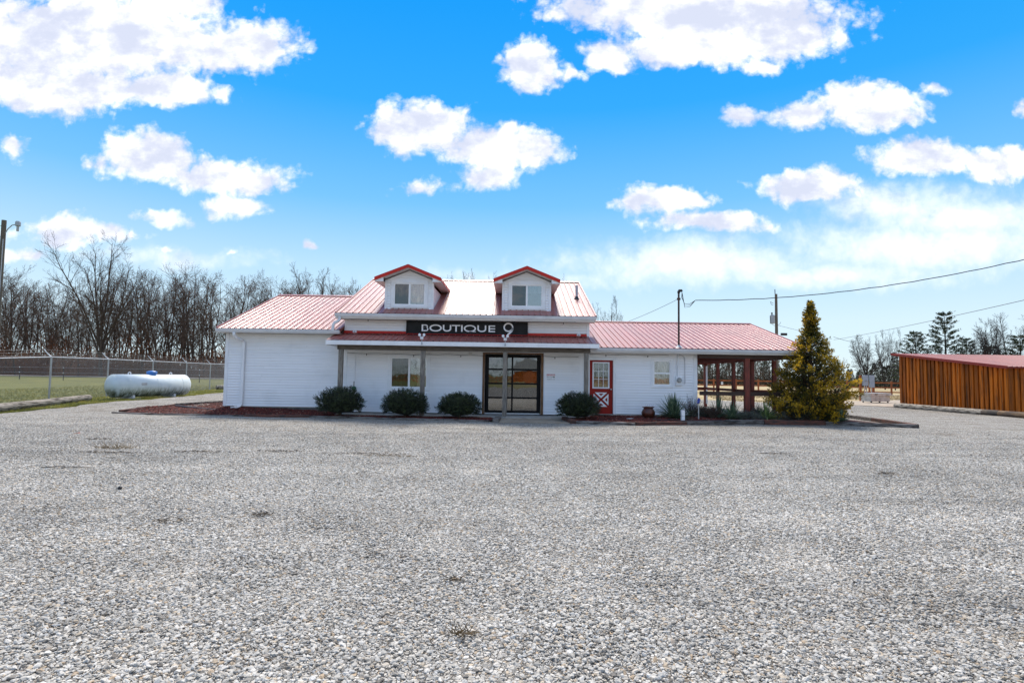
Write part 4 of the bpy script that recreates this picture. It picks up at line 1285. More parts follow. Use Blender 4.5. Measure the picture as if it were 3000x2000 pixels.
def chips(name, fn, x0, x1, n, label):
    mb = MB()
    for _ in range(n):
        x = rnd.uniform(x0, x1); ya, za, yb_, zb_ = fn(x)
        t = rnd.random(); y = ya + (yb_ - ya) * t
        z = za + (zb_ - za) * t + .02 * mnoise.noise((x * 1.5, y * 1.5, 8)) + .012
        a = rnd.uniform(0, 6.28); L = rnd.uniform(.02, .06); wd = rnd.uniform(.006, .016); ti = rnd.uniform(-.5, .5)
        u = Vector((math.cos(a) * math.cos(ti), math.sin(a) * math.cos(ti), math.sin(ti))) * L
        v = Vector((-math.sin(a), math.cos(a), rnd.uniform(-.4, .4))) * wd
        c = Vector((x, y, z)); h = Vector((0, 0, .008))
        b = [mb.vert(p) for p in (c - u - v, c + u - v, c + u + v, c - u + v, c - u * .8 + h, c + u * .8 + h)]
        mb.face(b[0], b[1], b[5], b[4]); mb.face(b[3], b[4], b[5], b[2]); mb.face(b[1], b[2], b[5]); mb.face(b[0], b[4], b[3])
    o = mb.build(name, M['chip']); tagit(o, label, kind='stuff')
chips('mulch', bed_left, -13.4, -.7, 9000, 'red wood chips covering the left bed')
chips('mulch', bed_right, 2.1, 9.5, 6000, 'red wood chips covering the right bed')

def timber(a, b, label, wd=.14, h=.16, mat='timber', za=None, zb=None, name='timber'):
    a, b = Vector((a[0], a[1])), Vector((b[0], b[1]))
    L = (b - a).length; ang = math.atan2(b.y - a.y, b.x - a.x)
    za = gz(*a) if za is None else za; zb = gz(*b) if zb is None else zb
    mb = MB(); n = max(3, int(L / .45)); pr = None
    for i in range(n + 1):
        x = L * i / n
        q = []
        for (sy, sz) in ((-.5, 0), (.5, 0), (.5, 1), (-.5, 1)):
            j = .012
            q.append(mb.vert((x + rnd.uniform(-.01, .01) * (0 < i < n), sy * wd + rnd.uniform(-j, j), (za + (zb - za) * x / L) - .05 + sz * (h + .05) + (rnd.uniform(-j, j) if sz else 0))))
        if pr:
            for k in range(4): mb.face(pr[k], q[k], q[(k + 1) % 4], pr[(k + 1) % 4])
        else: mb.face(*q)
        pr = q
    mb.face(*pr[::-1])
    o = mb.build(name, M[mat]); o.location = (a.x, a.y, 0); o.rotation_euler = (0, 0, ang)
    bevel(o, .02, 2)
    tagit(o, label, 'timber', 'landscape timbers edging the mulch beds')
    return o
timber((-13.9, 20.0), (-12.0, 19.84), 'weathered grey timber at the left front corner of the left bed', h=.06)
timber((-11.98, 19.84), (-9.4, 20.14), 'long pale grey timber edging the left bed, second from its corner', h=.075)
timber((-9.38, 20.15), (-7.2, 20.46), 'dark split timber edging the bed in front of the left wing wall', h=.11, mat='timber_red')
timber((-7.18, 20.44), (-4.55, 20.22), 'grey timber edging the bed in front of the leftmost bush', h=.09)
timber((-4.53, 20.21), (-2.35, 19.92), 'grey timber edging the bed in front of the second bush', h=.09)
timber((-2.33, 19.92), (-.75, 19.66), 'short grey timber edging the bed in front of the third bush', h=.085)
timber((-13.75, 20.12), (-13.1, 22.3), 'dark timber on the left side of the left bed, nearer half', h=.12, mat='timber_red')
timber((-13.1, 22.32), (-12.35, 25.0), 'dark timber on the left side of the left bed, farther half', h=.13)
timber((-.53, 19.50), (-.46, 20.78), 'pale grey timber beside the path left of the middle porch post', wd=.20, h=.14)
timber((2.12, 19.36), (1.92, 20.78), 'stubby dark timber beside the path left of the rightmost bush', wd=.19, h=.17, mat='timber_red')
timber((2.15, 19.60), (4.15, 19.10), 'pale-topped timber edging the bed in front of the rightmost bush', h=.12)
timber((4.17, 19.12), (6.0, 19.60), 'rust stained timber edging the bed in front of the clay pot', h=.14, mat='timber_red')
timber((6.02, 19.62), (7.55, 20.02), 'grey timber edging the bed in front of the white marker post', h=.15)
timber((7.52, 20.04), (8.9, 20.20), 'thick pale-ended timber edging the bed below the middle yucca', h=.19, wd=.17)
timber((8.92, 20.21), (11.2, 20.44), 'thick dark timber edging the bed below the creeping juniper', h=.19, wd=.17, mat='timber_red')
timber((11.22, 20.42), (13.95, 19.62), 'long grey timber reaching right past the golden tree to the corner', h=.16, wd=.16)
timber((13.98, 19.72), (14.3, 22.6), 'dark timber returning behind the right corner of the bed, nearer half', h=.17, wd=.16, mat='timber_red')
timber((14.3, 22.62), (14.6, 25.6), 'dark timber returning behind the right corner of the bed, farther half', h=.17, wd=.16)

def round_log(a, b, r0, r1, label, mats, za=None):
    a3 = Vector((a[0], a[1], gz(*a) + r0 * .85)); b3 = Vector((b[0], b[1], gz(*b) + r1 * .85))
    n = max(4, int((b3 - a3).length / .5)); path = []; rad = []
    for i in range(n + 1):
        t = i / n; p = a3.lerp(b3, t) - a3
        p += Vector((.02 * mnoise.noise((t * 5, r0 * 9, 1)), .02 * mnoise.noise((t * 5, 4, r1 * 9)), 0)); path.append(p)
        rad.append((r0 + (r1 - r0) * t) * (1 + .06 * mnoise.noise((t * 7, 2, r0 * 13))))
    mb = MB(); mb.tube(path, rad, 12)
    o = mb.build('log', mats, smooth=False); o.location = a3
    tagit(o, label, 'log')
    return o
round_log((-17.6, 17.5), (-17.95, 24.3), .17, .14, 'long weathered grey log lying before the chain-link fence', M['log'])
round_log((-21.2, 41.0), (-18.2, 43.6), .17, .15, 'pale log lying far back beside the fence near the house corner', M['log'])
round_log((23.42, 34.75), (23.42, 28.35), .17, .16, 'long weathered log along the foot of the orange shed', M['log'])
round_log((23.42, 28.32), (23.42, 27.4), .165, .165, 'short charred black log between two longer logs by the shed', M['logdark'])
round_log((23.42, 27.37), (23.44, 21.0), .165, .165, 'brown log nearest the camera along the foot of the orange shed', M['logbrown'])
# dark end of the long log
round_log((-10.98, 21.5), (-13.0, 22.2), .055, .055, 'black corrugated drain pipe lying on the mulch at the house corner', M['blackplastic'])

# ------------------------------------------------------------------ plants
def leaf_quad(mb, c, u, v):
    b = len(mb.v)
    mb.v += [tuple(c - v * .5), tuple(c + u * .5 - v * .35), tuple(c + u), tuple(c + u * .5 + v * .35)]
    mb.face(b, b + 1, b + 2, b + 3)

def rvec(r):
    while True:
        v = Vector((r.uniform(-1, 1), r.uniform(-1, 1), r.uniform(-1, 1)))
        if .05 < v.length < 1: return v.normalized()

def bush(loc, rx, ry, h, seed, label):
    r = random.Random(seed)
    o = empty('evergreen_bush', loc); tagit(o, label, 'bush', 'clipped evergreen bushes before the porch')
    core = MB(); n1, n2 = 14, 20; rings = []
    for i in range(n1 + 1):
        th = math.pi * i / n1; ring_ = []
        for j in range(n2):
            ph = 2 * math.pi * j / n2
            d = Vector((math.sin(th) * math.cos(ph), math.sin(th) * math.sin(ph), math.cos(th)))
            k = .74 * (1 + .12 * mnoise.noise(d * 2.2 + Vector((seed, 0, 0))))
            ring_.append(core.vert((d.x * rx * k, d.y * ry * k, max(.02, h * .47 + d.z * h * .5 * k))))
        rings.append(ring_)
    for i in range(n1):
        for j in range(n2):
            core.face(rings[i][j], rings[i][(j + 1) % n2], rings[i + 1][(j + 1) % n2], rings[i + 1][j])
    core.build('dark_core', M['yewcore'], o)  # solid dark lump added so the crown looks opaque and dark inside
    tr = MB(); tr.tube([(0, 0, -.05), (.02, 0, .2), (0, .02, h * .45)], [.06, .05, .03], 7); tr.build('trunk', M['bark'], o)
    mb = MB()
    for _ in range(1500):
        d = rvec(r)
        if d.z < -.55: continue
        lump = 1 + .17 * mnoise.noise(d * 2.2 + Vector((seed, 0, 0))) + .06 * mnoise.noise(d * 6 + Vector((seed, 3, 0)))
        k = r.uniform(.72, .97) * lump
        c = Vector((d.x * rx * k, d.y * ry * k, h * .47 + d.z * h * .53 * k))
        if c.z < .03: continue
        ax = (Vector((d.x / rx, d.y / ry, d.z / h * 1.5)).normalized() + Vector((0, 0, .35)) + rvec(r) * .35).normalized()
        L = r.uniform(.09, .17)
        for q in range(15):
            t = q / 15
            s = ax.cross(rvec(r)).normalized()
            u = (ax * .75 + s * .75).normalized() * r.uniform(.035, .065)
            v = ax.cross(s).normalized() * r.uniform(.016, .026)
            leaf_quad(mb, c + ax * (t * L - L * .3) + s * .004, u, v)
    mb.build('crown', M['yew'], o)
    return o
bush((-6.10, 20.42, .09), .84, .66, 1.03, 1, 'round dark evergreen bush below the left porch post, leftmost of four')
bush((-3.78, 20.36, .08), .83, .62, .98, 2, 'round dark evergreen bush below the porch window, second from left')
bush((-1.84, 20.32, .08), .78, .60, .88, 3, 'low dark evergreen bush just left of the overhead door')
bush((2.36, 20.22, .09), .78, .60, .95, 4, 'round dark evergreen bush in front of the red door')

def golden_tree():
    r = random.Random(5)
    o = empty('golden_cypress', (11.15, 21.25, .12)); tagit(o, 'golden yellow conifer at the right end of the house', 'tree')
    H = 4.40
    tr = MB(); tr.tube([(0, 0, -.1), (.03, 0, 1.2), (.0, .02, 2.6), (.05, 0, 3.6), (.10, 0, H - .1)], [.13, .10, .06, .03, .008], 8); tr.build('trunk', M['bark'], o)
    br = MB(); mb = MB(); inn = MB()
    def radius(t):
        return lin([(0, 1.42), (.10, 1.60), (.22, 1.50), (.36, 1.28), (.5, 1.0), (.60, .76), (.70, .44), (.78, .24), (.86, .27), (.93, .14), (1, .02)], t)
    N = 560
    for i in range(N):
        t = (i / N) ** 1.3
        ang = i * 2.39996 + r.uniform(-.3, .3)
        lob = 1 + .10 * math.sin(ang * 2 + t * 9) * (1 - .5 * t) + .27 * mnoise.noise((math.cos(ang) * 1.3, math.sin(ang) * 1.3, t * 6))
        rad = radius(t) * lob * r.uniform(.62, 1.0)
        z = t * H
        tip = Vector((math.cos(ang) * rad + .04, math.sin(ang) * rad, z + rad * r.uniform(.0, .30)))
        tip.z = min(tip.z, H)
        root = Vector((.03, 0, max(.05, z - rad * .35)))
        br.tube([root, root.lerp(tip, .55) + Vector((0, 0, -.03)), tip], [.016 * (1 - t) + .005, .009, .003], 4, cap=False)
        d0 = (tip - root).normalized()
        def spray(dst, p, n, size):
            for w_ in range(n):
                ax = (d0 * .8 + Vector((0, 0, .5)) + rvec(r) * .75).normalized()
                u = ax * r.uniform(size * .6, size * 1.2)
                leaf_quad(dst, p, u, u.cross(rvec(r)).normalized() * r.uniform(.028, .055))
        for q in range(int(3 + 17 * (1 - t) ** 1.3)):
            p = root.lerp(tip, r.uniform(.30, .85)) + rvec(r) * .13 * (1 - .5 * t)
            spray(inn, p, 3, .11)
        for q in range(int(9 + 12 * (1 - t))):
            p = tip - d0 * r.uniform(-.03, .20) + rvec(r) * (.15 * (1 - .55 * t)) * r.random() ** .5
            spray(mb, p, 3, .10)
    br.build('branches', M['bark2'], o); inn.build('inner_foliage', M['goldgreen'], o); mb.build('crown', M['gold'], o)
golden_tree()

def yucca(loc, h, spread, n, seed, label, pale=False):
    r = random.Random(seed)
    o = empty('yucca_plant', loc); tagit(o, label, 'yucca', 'spiky yucca plants in the right bed')
    mb = MB()
    for i in range(n):
        a = r.uniform(0, 6.283); el = R(r.uniform(12, 88) if i > n * .15 else r.uniform(5, 25)) ** 1.0
        L = h * r.uniform(.75, 1.08)
        d = Vector((math.cos(a), math.sin(a), 0))
        hd = math.cos(el) * spread; vd = math.sin(el)
        wd = r.uniform(.014, .024); droop = r.uniform(.0, .16) * (1.3 - vd) + (.35 if r.random() < .08 else 0)
        side = Vector((-math.sin(a), math.cos(a), 0)); pr = None
        for k in range(6):
            t = k / 5
            p = d * (L * t * hd + .02) + Vector((0, 0, L * (t * vd - droop * t ** 2.4) + .03))
            wv_ = wd * (1 - t ** 2.5) + .001 + (0 if t > .1 else -.004)
            q = (mb.vert(p - side * wv_), mb.vert(p + Vector((0, 0, -wv_ * .5))), mb.vert(p + side * wv_))
            if pr:
                mb.face(pr[0], pr[1], q[1], q[0]); mb.face(pr[1], pr[2], q[2], q[1])
            pr = q
    mb.build('leaves', M['yucca_pale'] if pale else M['yucca'], o)
    st = MB(); st.tube([(0, 0, -.05), (0, 0, .08)], [.07, .04], 8); st.build('crown_base', M['bark'], o)
yucca((5.90, 20.75, .15), .92, .92, 260, 1, 'largest dark spiky yucca in front of the small window')
yucca((7.72, 21.25, .15), .95, .50, 60, 2, 'tall sparse yucca standing under the shelter rail')
yucca((7.95, 20.60, .16), .68, .95, 130, 3, 'grey-green spiky yucca in the middle of the right bed')
yucca((9.25, 20.75, .16), .70, .85, 80, 4, 'pale green yucca among the creeping juniper', True)
yucca((11.72, 20.30, .15), .50, .80, 70, 5, 'small yucca at the foot of the golden tree')

# creeping juniper: low mats, a plant of its own each
def juniper(loc, rx, ry, h, seed, label):
    r = random.Random(seed)
    o = empty('creeping_juniper', loc); tagit(o, label, 'shrub', 'low shrubs in the right bed')
    mb = MB(); st = MB()
    for i in range(210):
        a = r.uniform(0, 6.283); k = r.random() ** .55
        c = Vector((math.cos(a) * rx * k, math.sin(a) * ry * k, 0))
        zt = h * (1 - k ** 2.2) * r.uniform(.6, 1.1) + .05
        root = Vector((c.x * .25, c.y * .25, .02)); tip = Vector((c.x, c.y, zt))
        if i % 3 == 0: st.tube([root, root.lerp(tip, .5) + Vector((0, 0, .03)), tip], [.012, .008, .003], 4, cap=False)
        ax = (Vector((c.x, c.y, 0)).normalized() * .9 + Vector((0, 0, .45)) + rvec(r) * .3).normalized()
        for q in range(26):
            p = tip - ax * r.uniform(-.05, .26) + rvec(r) * .05
            u = (ax + rvec(r) * .75).normalized() * r.uniform(.035, .08)
            leaf_quad(mb, p, u, u.cross(rvec(r)).normalized() * r.uniform(.010, .02))
    st.build('stems', M['bark'], o); mb.build('crown', M['juniper'], o)
juniper((9.3, 21.35, .14), .95, .75, .34, 1, 'low grey-green juniper spreading behind the pale yucca')
juniper((10.4, 20.85, .14), .95, .50, .30, 2, 'grey creeping juniper draped towards the bed edge left of the golden tree')
juniper((8.6, 20.75, .14), .70, .45, .20, 3, 'thin dark juniper between the two middle yuccas')
juniper((7.2, 21.3, .14), .60, .40, .36, 4, 'dark ragged juniper behind the blue hydrant')

def twiggy(loc, rad, h, seed, label, nleaf=900):
    r = random.Random(seed)
    o = empty('barberry_shrub', loc); tagit(o, label, 'shrub', 'low shrubs in the right bed')
    st = MB(); mb = MB()
    for i in range(70):
        a = r.uniform(0, 6.283); k = r.random() ** .6
        tip = Vector((math.cos(a) * rad * k, math.sin(a) * rad * k, h * r.uniform(.55, 1.0) * (1 - .4 * k * k)))
        midp = tip * .5 + Vector((0, 0, .08)) + rvec(r) * .05
        st.tube([(0, 0, -.02), midp, tip], [.008, .006, .002], 4, cap=False)
        for q in range(nleaf // 70):
            p = midp.lerp(tip, r.random()) + rvec(r) * .07
            u = rvec(r) * r.uniform(.02, .045); leaf_quad(mb, p, u, u.cross(rvec(r)).normalized() * .018)
    st.build('stems', M['bark'], o); mb.build('crown', M['barberry'], o)
twiggy((6.72, 21.28, .15), .48, .92, 1, 'reddish brown barberry shrub at the right corner of the white wall')
twiggy((7.35, 20.95, .15), .50, .60, 2, 'low russet barberry shrub right of the blue hydrant')
twiggy((9.75, 22.4, .10), .75, .70, 3, 'bare reddish shrub tangled below the shelter rail', 500)

# clay pot, hydrant, marker post, hose
pot = empty('clay_pot', (5.03, 20.95, .14)); tagit(pot, 'dark red glazed clay jar with chipped rim on the mulch', 'pot')
mb = MB(); mb.lathe([(.12, 0), (.19, .05), (.243, .15), (.245, .22), (.21, .30), (.165, .345), (.17, .37), (.225, .415), (.215, .42), (.15, .38), (.14, .345), (.18, .28), (.2, .2), (.1, .06)], 26)
for i, v in enumerate(mb.v):
    if v[2] > .36: mb.v[i] = (v[0], v[1], v[2] - .05 * max(0, mnoise.noise((v[0] * 7, v[1] * 7, 1))))
mb.build('body', M['pot'], pot, smooth=True)
mb = MB()
for k in range(5): mb.tube([(.04 * k - .08, .02, .25), (.05 * k - .06, 0, .40), (.07 * k - .10, 0, .50)], [.004, .003, .002], 4)
mb.build('dry_stems', M['deadweed'], pot)
hy = empty('yard_hydrant', (6.74, 20.55, .12)); tagit(hy, 'blue-headed yard hydrant on a thin steel pipe in the right bed', 'hydrant')
mb = MB(); mb.tube([(0, 0, -.05), (0, 0, .62)], .022, 10); mb.build('pipe', M['galv'], hy)
mb = MB(); mb.tube([(0, 0, .60), (0, 0, .66), (0, 0, .74), (0, 0, .80)], [.03, .042, .04, .02], 10); mb.tube([(0, 0, .68), (-.04, -.05, .66), (-.06, -.08, .62)], [.028, .026, .026], 8); mb.tube([(0, 0, .76), (.05, .0, .79), (.06, 0, .68)], [.014, .014, .012], 6); mb.build('head', M['bluehead'], hy)
mp = empty('marker_post', (6.02, 20.05, .10)); tagit(mp, 'short white square marker post standing on the mulch', 'post')
mb = MB(); mb.box(-.058, .058, -.058, .058, -.05, .40); bevel(mb.build('body', M['vinyl'], mp), .006)
mb = MB(); mb.lathe([(.075, .0), (.078, .012), (.075, .024)], 4, (0, 0, .40)); mb.build('cap', M['greypipe'], mp)
mb = MB(); mb.tube([(-.062, -.062, .2), (.062, -.062, .205), (.062, .062, .2), (-.062, .062, .195), (-.062, -.062, .2)], .006, 5); mb.build('wire_band', M['galv'], mp)
hp = [(4.9 + i * .09, 19.86 + .16 * math.sin(i * .33) + .07 * math.sin(i * .9), .165 + .012 * math.sin(i)) for i in range(34)]
tagit(MB().tube(hp, .016, 6).build('garden_hose', M['blackplastic']), 'black garden hose lying along the front of the right bed', 'hose')
tagit(MB().poly_extrude([(4.05, 20.05, .175), (4.22, 20.02, .18), (4.30, 20.08, .185), (4.16, 20.12, .18)], (0, 0, .008)).build('pale_leaf', M['letter']), 'pale scrap of bark on the mulch left of the pot', 'litter')
dm_ = MB().box(3.05, 3.75, 21.38, 21.63, .19, .205).build('door_mat', M['timber_red']); tagit(dm_, 'thin dark door mat at the foot of the red door', 'mat')

# ------------------------------------------------------------------ propane tank
tk = empty('propane_tank', (-17.2, 27.2, gz(-17.2, 27.2)), 0)
tk.rotation_euler = (0, 0, math.atan2(.959, .284)); tagit(tk, 'long white propane tank with algae-stained belly and blue dome by the fence', 'tank')
def tank_body():
    prof = []
    r_, L = .52, 1.86
    for i in range(9):
        a = math.pi / 2 * i / 8
        prof.append((-L + r_ * .88 * (1 - math.sin(a)), r_ * math.cos(math.pi / 2 - a) if i else .002))
    prof = [(-L + .46 * (1 - math.sin(math.pi / 2 * i / 10)), max(.004, r_ * math.cos(math.pi / 2 * (1 - i / 10)) if False else r_ * math.sqrt(max(0, 1 - (1 - math.sin(math.pi / 2 * i / 10)) ** 2)))) for i in range(11)]
    full = prof + [(-x, q) for (x, q) in prof[::-1]]
    mb = MB(); mb.tube([(x, 0, .60) for (x, q) in full], [q for (x, q) in full], 40)
    o = mb.build('body', M['tank'], tk, smooth=True)
    return o
tb = tank_body()
for x in (-1.41, 0.0, 1.41):
    MB().tube([(x, .521 * math.cos(a_), .60 + .521 * math.sin(a_)) for a_ in [i * math.pi / 20 for i in range(41)]], .006, 5, cap=False).build('weld_seam', M['tank'], tk)
MB().box(-.9, -.62, -.524, -.515, .62, .74).build('name_plate', M['galv'], tk)
for x in (-1.1, 1.1):
    mb = MB(); mb.box(x - .05, x + .05, -.34, .34, .02, .18); mb.build('leg', M['white'], tk)
    mb = MB(); mb.box(x - .22, x + .22, -.5, .5, -.06, .035); bevel(mb.build('concrete_block', M['concrete'], tk), .01)
    mb = MB(); mb.tube([(x + .07 * math.cos(a_), 0, 1.15 + .07 * math.sin(a_)) for a_ in [i * math.pi / 8 for i in range(17)]], .018, 6); mb.build('lifting_lug', M['white'], tk)
mb = MB(); mb.lathe([(.19, 1.08), (.215, 1.15), (.235, 1.22), (.225, 1.255), (.15, 1.285), (.03, 1.30)], 22, (.05, 0, 0)); mb.build('dome_cover', M['bluecap'], tk, smooth=True)

# ------------------------------------------------------------------ chain-link fence with barbed wire
cf = empty('chain_link_fence', (-19.3, 20, .2)); tagit(cf, 'chain-link fence with barbed wire arms left of the house', 'fence')
FP = [(-18.5, 11.3), (-18.75, 15.5), (-19.0, 19.65), (-19.2, 23.75), (-19.75, 27.9), (-20.2, 32.1), (-20.7, 36.3), (-21.4, 40.5), (-22.1, 44.7), (-22.8, 49.0)]
inv = Matrix.Translation((19.3, -20, -.2))
def fpart(mb, name, mat):
    o = mb.build(name, mat, cf); o.matrix_parent_inverse = inv; return o
FH = 1.83
for i, (x, y) in enumerate(FP):
    z = gz(x, y)
    fpart(MB().tube([(x, y, z - .1), (x, y, z + FH + .02)], .036, 10), 'post', M['galv'])
    fpart(MB().tube([(x, y, z + FH), (x - .16, y - .02, z + FH + .14), (x - .30, y - .03, z + FH + .31)], [.03, .024, .018], 6), 'barb_arm', M['galv'])
for (x0, y0), (x1, y1) in zip(FP, FP[1:]):
    z0, z1 = gz(x0, y0) + FH, gz(x1, y1) + FH
    fpart(MB().tube([(x0, y0, z0), (x1, y1, z1)], .022, 8), 'top_rail', M['galv'])
    for k, (dx, dz) in enumerate(((-.10, .09), (-.19, .19), (-.29, .30))):
        fpart(MB().tube(cat((x0 + dx, y0, z0 + dz), (x1 + dx, y1, z1 + dz), .015, 6), .004, 4, cap=False), 'barbed_wire', M['wiregrey'])
    # woven mesh: two families of diagonal wires
    mb = MB(); L = math.hypot(x1 - x0, y1 - y0); n = int((L + FH) / .075)
    for k in range(n):
        for s in (1, -1):
            a = k * .075 - FH
            t0, t1 = max(a, 0), min(a + FH, L)
            if t1 - t0 < .02: continue
            h0, h1 = (t0 - a, t1 - a) if s > 0 else (FH - (t0 - a), FH - (t1 - a))
            f0, f1 = t0 / L, t1 / L
            P0 = Vector((x0 + (x1 - x0) * f0 + .03, y0 + (y1 - y0) * f0, gz(x0, y0) * (1 - f0) + gz(x1, y1) * f0 + h0)); P1 = Vector((x0 + (x1 - x0) * f1 + .03 + .008 * s, y0 + (y1 - y0) * f1, gz(x0, y0) * (1 - f1) + gz(x1, y1) * f1 + h1))
            mb.tube([P0, P1], .0034, 3, cap=False)
    o = fpart(mb, 'wire_mesh', M['wiregrey']); o['kind'] = 'stuff'

# far wire fence with dark posts across the pasture
wf = empty('wire_fence', (-40, 55, .6)); tagit(wf, 'thin wire fence with dark posts across the left pasture', 'fence')
inv2 = Matrix.Translation((40, -55, -.6))
pp = []
for i in range(13):
    x, y = -66 + i * 4.6, 57.0 - i * .45; z = gz(x, y); pp.append((x, y, z))
    o = MB().tube([(x, y, z - .1), (x, y, z + 1.25)], .035, 6).build('post', M['blackplastic'], wf); o.matrix_parent_inverse = inv2
    for h in (.7, 1.2):
        o = MB().lathe([(.02, -.04), (.05, -.02), (.05, .02), (.02, .04)], 6, (x, y - .05, z + h)).build('insulator', M['vinyl'], wf); o.matrix_parent_inverse = inv2
for h in (.7, 1.2):
    o = MB().tube([(x, y - .05, z + h) for (x, y, z) in pp], .009, 4).build('wire', M['galv'], wf); o.matrix_parent_inverse = inv2

# ------------------------------------------------------------------ utility poles
def pole_left():
    x, y = -27.42, 30.2; z = gz(x, y)
    o = empty('utility_pole', (x, y, z)); tagit(o, 'tall wooden pole with a yard lamp arm at the left edge', 'pole')
    MB().tube([(0, 0, -.3), (0, 0, 5), (0, 0, 9.25)], [.15, .13, .11], 10).build('pole', M['pole'], o)
    MB().tube([(.1, 0, 8.55), (.25, -.02, 8.78), (.48, -.04, 8.98), (.72, -.05, 9.02)], .025, 6).build('lamp_arm', M['transformer'], o)
    l = MB(); l.lathe([(.11, 0), (.125, .02), (.125, .20), (.10, .26)], 14, (.80, -.05, 8.93)); l.build('lamp_head', M['transformer'], o)
    l = MB(); l.lathe([(.05, -.28), (.06, -.25), (.062, -.02), (.05, 0)], 12, (.80, -.05, 8.93)); l.build('lamp_glass', M['meterglass'], o)
    MB().tube([(.13, -.13, 8.2), (.15, -.15, 4), (.18, -.17, 0)], .02, 6).build('conduit', M['greypipe'], o)
    for i, (dz, tx) in enumerate(((8.95, -1), (8.35, -1))):
        MB().tube([(-.1, 0, dz), (-6, -3, dz - .4), (-14, -8, dz - .3)], .012, 4).build('wire', M['cable'], o)
pole_left()
def pole_right():
    o = empty('utility_pole', (28.2, 60.5, 0)); tagit(o, 'wooden utility pole with grey transformer behind the right roof', 'pole')
    MB().tube([(0, 0, -.3), (0, 0, 5), (0, 0, 10.75)], [.19, .165, .13], 10).build('pole', M['pole'], o)
    MB().tube([(-.10, 0, 10.6), (-.12, 0, 11.25)], .04, 6).build('pin', M['cable'], o)
    t = MB(); t.lathe([(.18, 0), (.24, .04), (.25, .85), (.20, .93), (.08, .95)], 16, (-.48, -.1, 7.55)); t.build('transformer', M['transformer'], o)
    t = MB(); t.tube([(-.5, -.1, 8.5), (-.52, -.1, 8.75)], [.05, .09], 8); t.build('bushing', M['blackplastic'], o)
    MB().tube([(-.6, -.2, 8.6), (-.75, -.2, 8.2), (-.70, -.2, 7.6), (-.3, -.1, 7.35), (.3, -.1, 7.5), (.42, -.1, 7.75)], .018, 5).build('lead', M['cable'], o)
    MB().tube([(-.3, 0, 9.75), (-.8, -.4, 9.85), (-.75, -.5, 9.55), (-.5, -.4, 9.5)], .02, 5).build('lead', M['cable'], o)
    MB().tube([(.1, 0, 7.4), (2.5, .3, 6.9), (5.9, 0, 6.0)], .014, 4).build('wire', M['cable'], o)
pole_right()
MB_sp = MB().box(-.22, .22, -.07, .07, -.09, .09)
sp_ = MB_sp.build('splice_case', M['cable']); sp_.location = (20.6, 43.0, 5.05); tagit(sp_, 'black cable splice case hanging left of the golden tree top', 'splice case')

# ------------------------------------------------------------------ orange shed at the right
shed = empty('wooden_shed', (24.0, 27.5, 0)); tagit(shed, 'orange stained board shed with red sloping metal roof', 'shed')
inv3 = Matrix.Translation((-24.0, -27.5, 0))
def spart(o):
    if o.parent == shed:
        o.matrix_parent_inverse = inv3
    return o
SY0, SY1 = 27.55, 35.3
def shed_top(y): return 2.42 + (3.32 - 2.42) * (y - SY0) / (SY1 - SY0)
core = MB()
core.poly_extrude([(24.06, SY0 + .06, -.05), (24.06, SY1 - .02, -.05), (24.06, SY1 - .02, 3.28), (24.06, SY0 + .06, 2.40)], (14, 0, 0))
cw_ = spart(core.build('wall', M['orangewood'], shed))
y = SY0
k = 0
rr = random.Random(3)
while y < SY1 - .05:
    wd = rr.uniform(.165, .205)
    a, b = y, min(y + wd, SY1)
    m_ = MB()
    pr_ = .030
    m_.hexa([(24.0 - pr_, a, .06), (24.06, a, .06), (24.06, b, .06), (24.0 - pr_, b, .06), (24.0 - pr_, a, shed_top(a) - .04), (24.06, a, shed_top(a) - .04), (24.06, b, shed_top(b) - .04), (24.0 - pr_, b, shed_top(b) - .04)])
    spart(m_.build('board', M['orangewood'], cw_))
    y = b + rr.uniform(.095, .125)
    m_ = MB(); b2 = min(y, SY1)
    m_.hexa([(24.035, b, .06), (24.06, b, .06), (24.06, b2, .06), (24.035, b2, .06), (24.035, b, shed_top(b) - .04), (24.06, b, shed_top(b) - .04), (24.06, b2, shed_top(b2) - .04), (24.035, b2, shed_top(b2) - .04)])
    spart(m_.build('board', M['orangewood'], cw_)); k += 1
x = 24.0
while x < 34:
    wd = rr.uniform(.165, .205)
    spart(MB().box(x, x + wd, SY0 - .03, SY0 + .06, .06, 2.37).build('board', M['orangewood'], cw_))
    x += wd
    g_ = rr.uniform(.09, .12)
    spart(MB().box(x, x + g_, SY0 + .035, SY0 + .06, .06, 2.37).build('board', M['orangewood'], cw_)); x += g_
# roof: panels run up the slope, red fascia round the edge
dk = MB(); dk.hexa([(23.72, SY0 - .3, 2.33), (38, SY0 - .3, 2.33), (38, SY1 + .2, 3.26), (23.72, SY1 + .2, 3.26), (23.72, SY0 - .3, 2.40), (38, SY0 - .3, 2.40), (38, SY1 + .2, 3.33), (23.72, SY1 + .2, 3.33)])
sroof = spart(dk.build('roof', M['shedtrim'], shed))
slp = (3.345 - 2.412) / (SY1 - SY0 + .5)
pm = MB(); prof = [(0, 0), (.17, 0), (.185, .022), (.21, .022), (.2286, 0)]
for yy, zz in ((SY0 - .33, 2.410), (SY1 + .22, 3.345)):
    for (px, pz) in prof: pm.vert((px, yy, zz + pz))
for i in range(4): pm.face(i, i + 1, 5 + i + 1, 5 + i)
me = pm.mesh('roof_panel', M['roof'])
for i in range(60):
    o = link('roof_panel', me, sroof, (23.75 + i * .2286, 0, 0)); spart(o)
f_ = MB(); f_.hexa([(23.66, SY0 - .32, 2.30), (23.735, SY0 - .32, 2.30), (23.735, SY1 + .22, 3.23), (23.66, SY1 + .22, 3.23), (23.66, SY0 - .32, 2.44), (23.735, SY0 - .32, 2.44), (23.735, SY1 + .22, 3.37), (23.66, SY1 + .22, 3.37)])
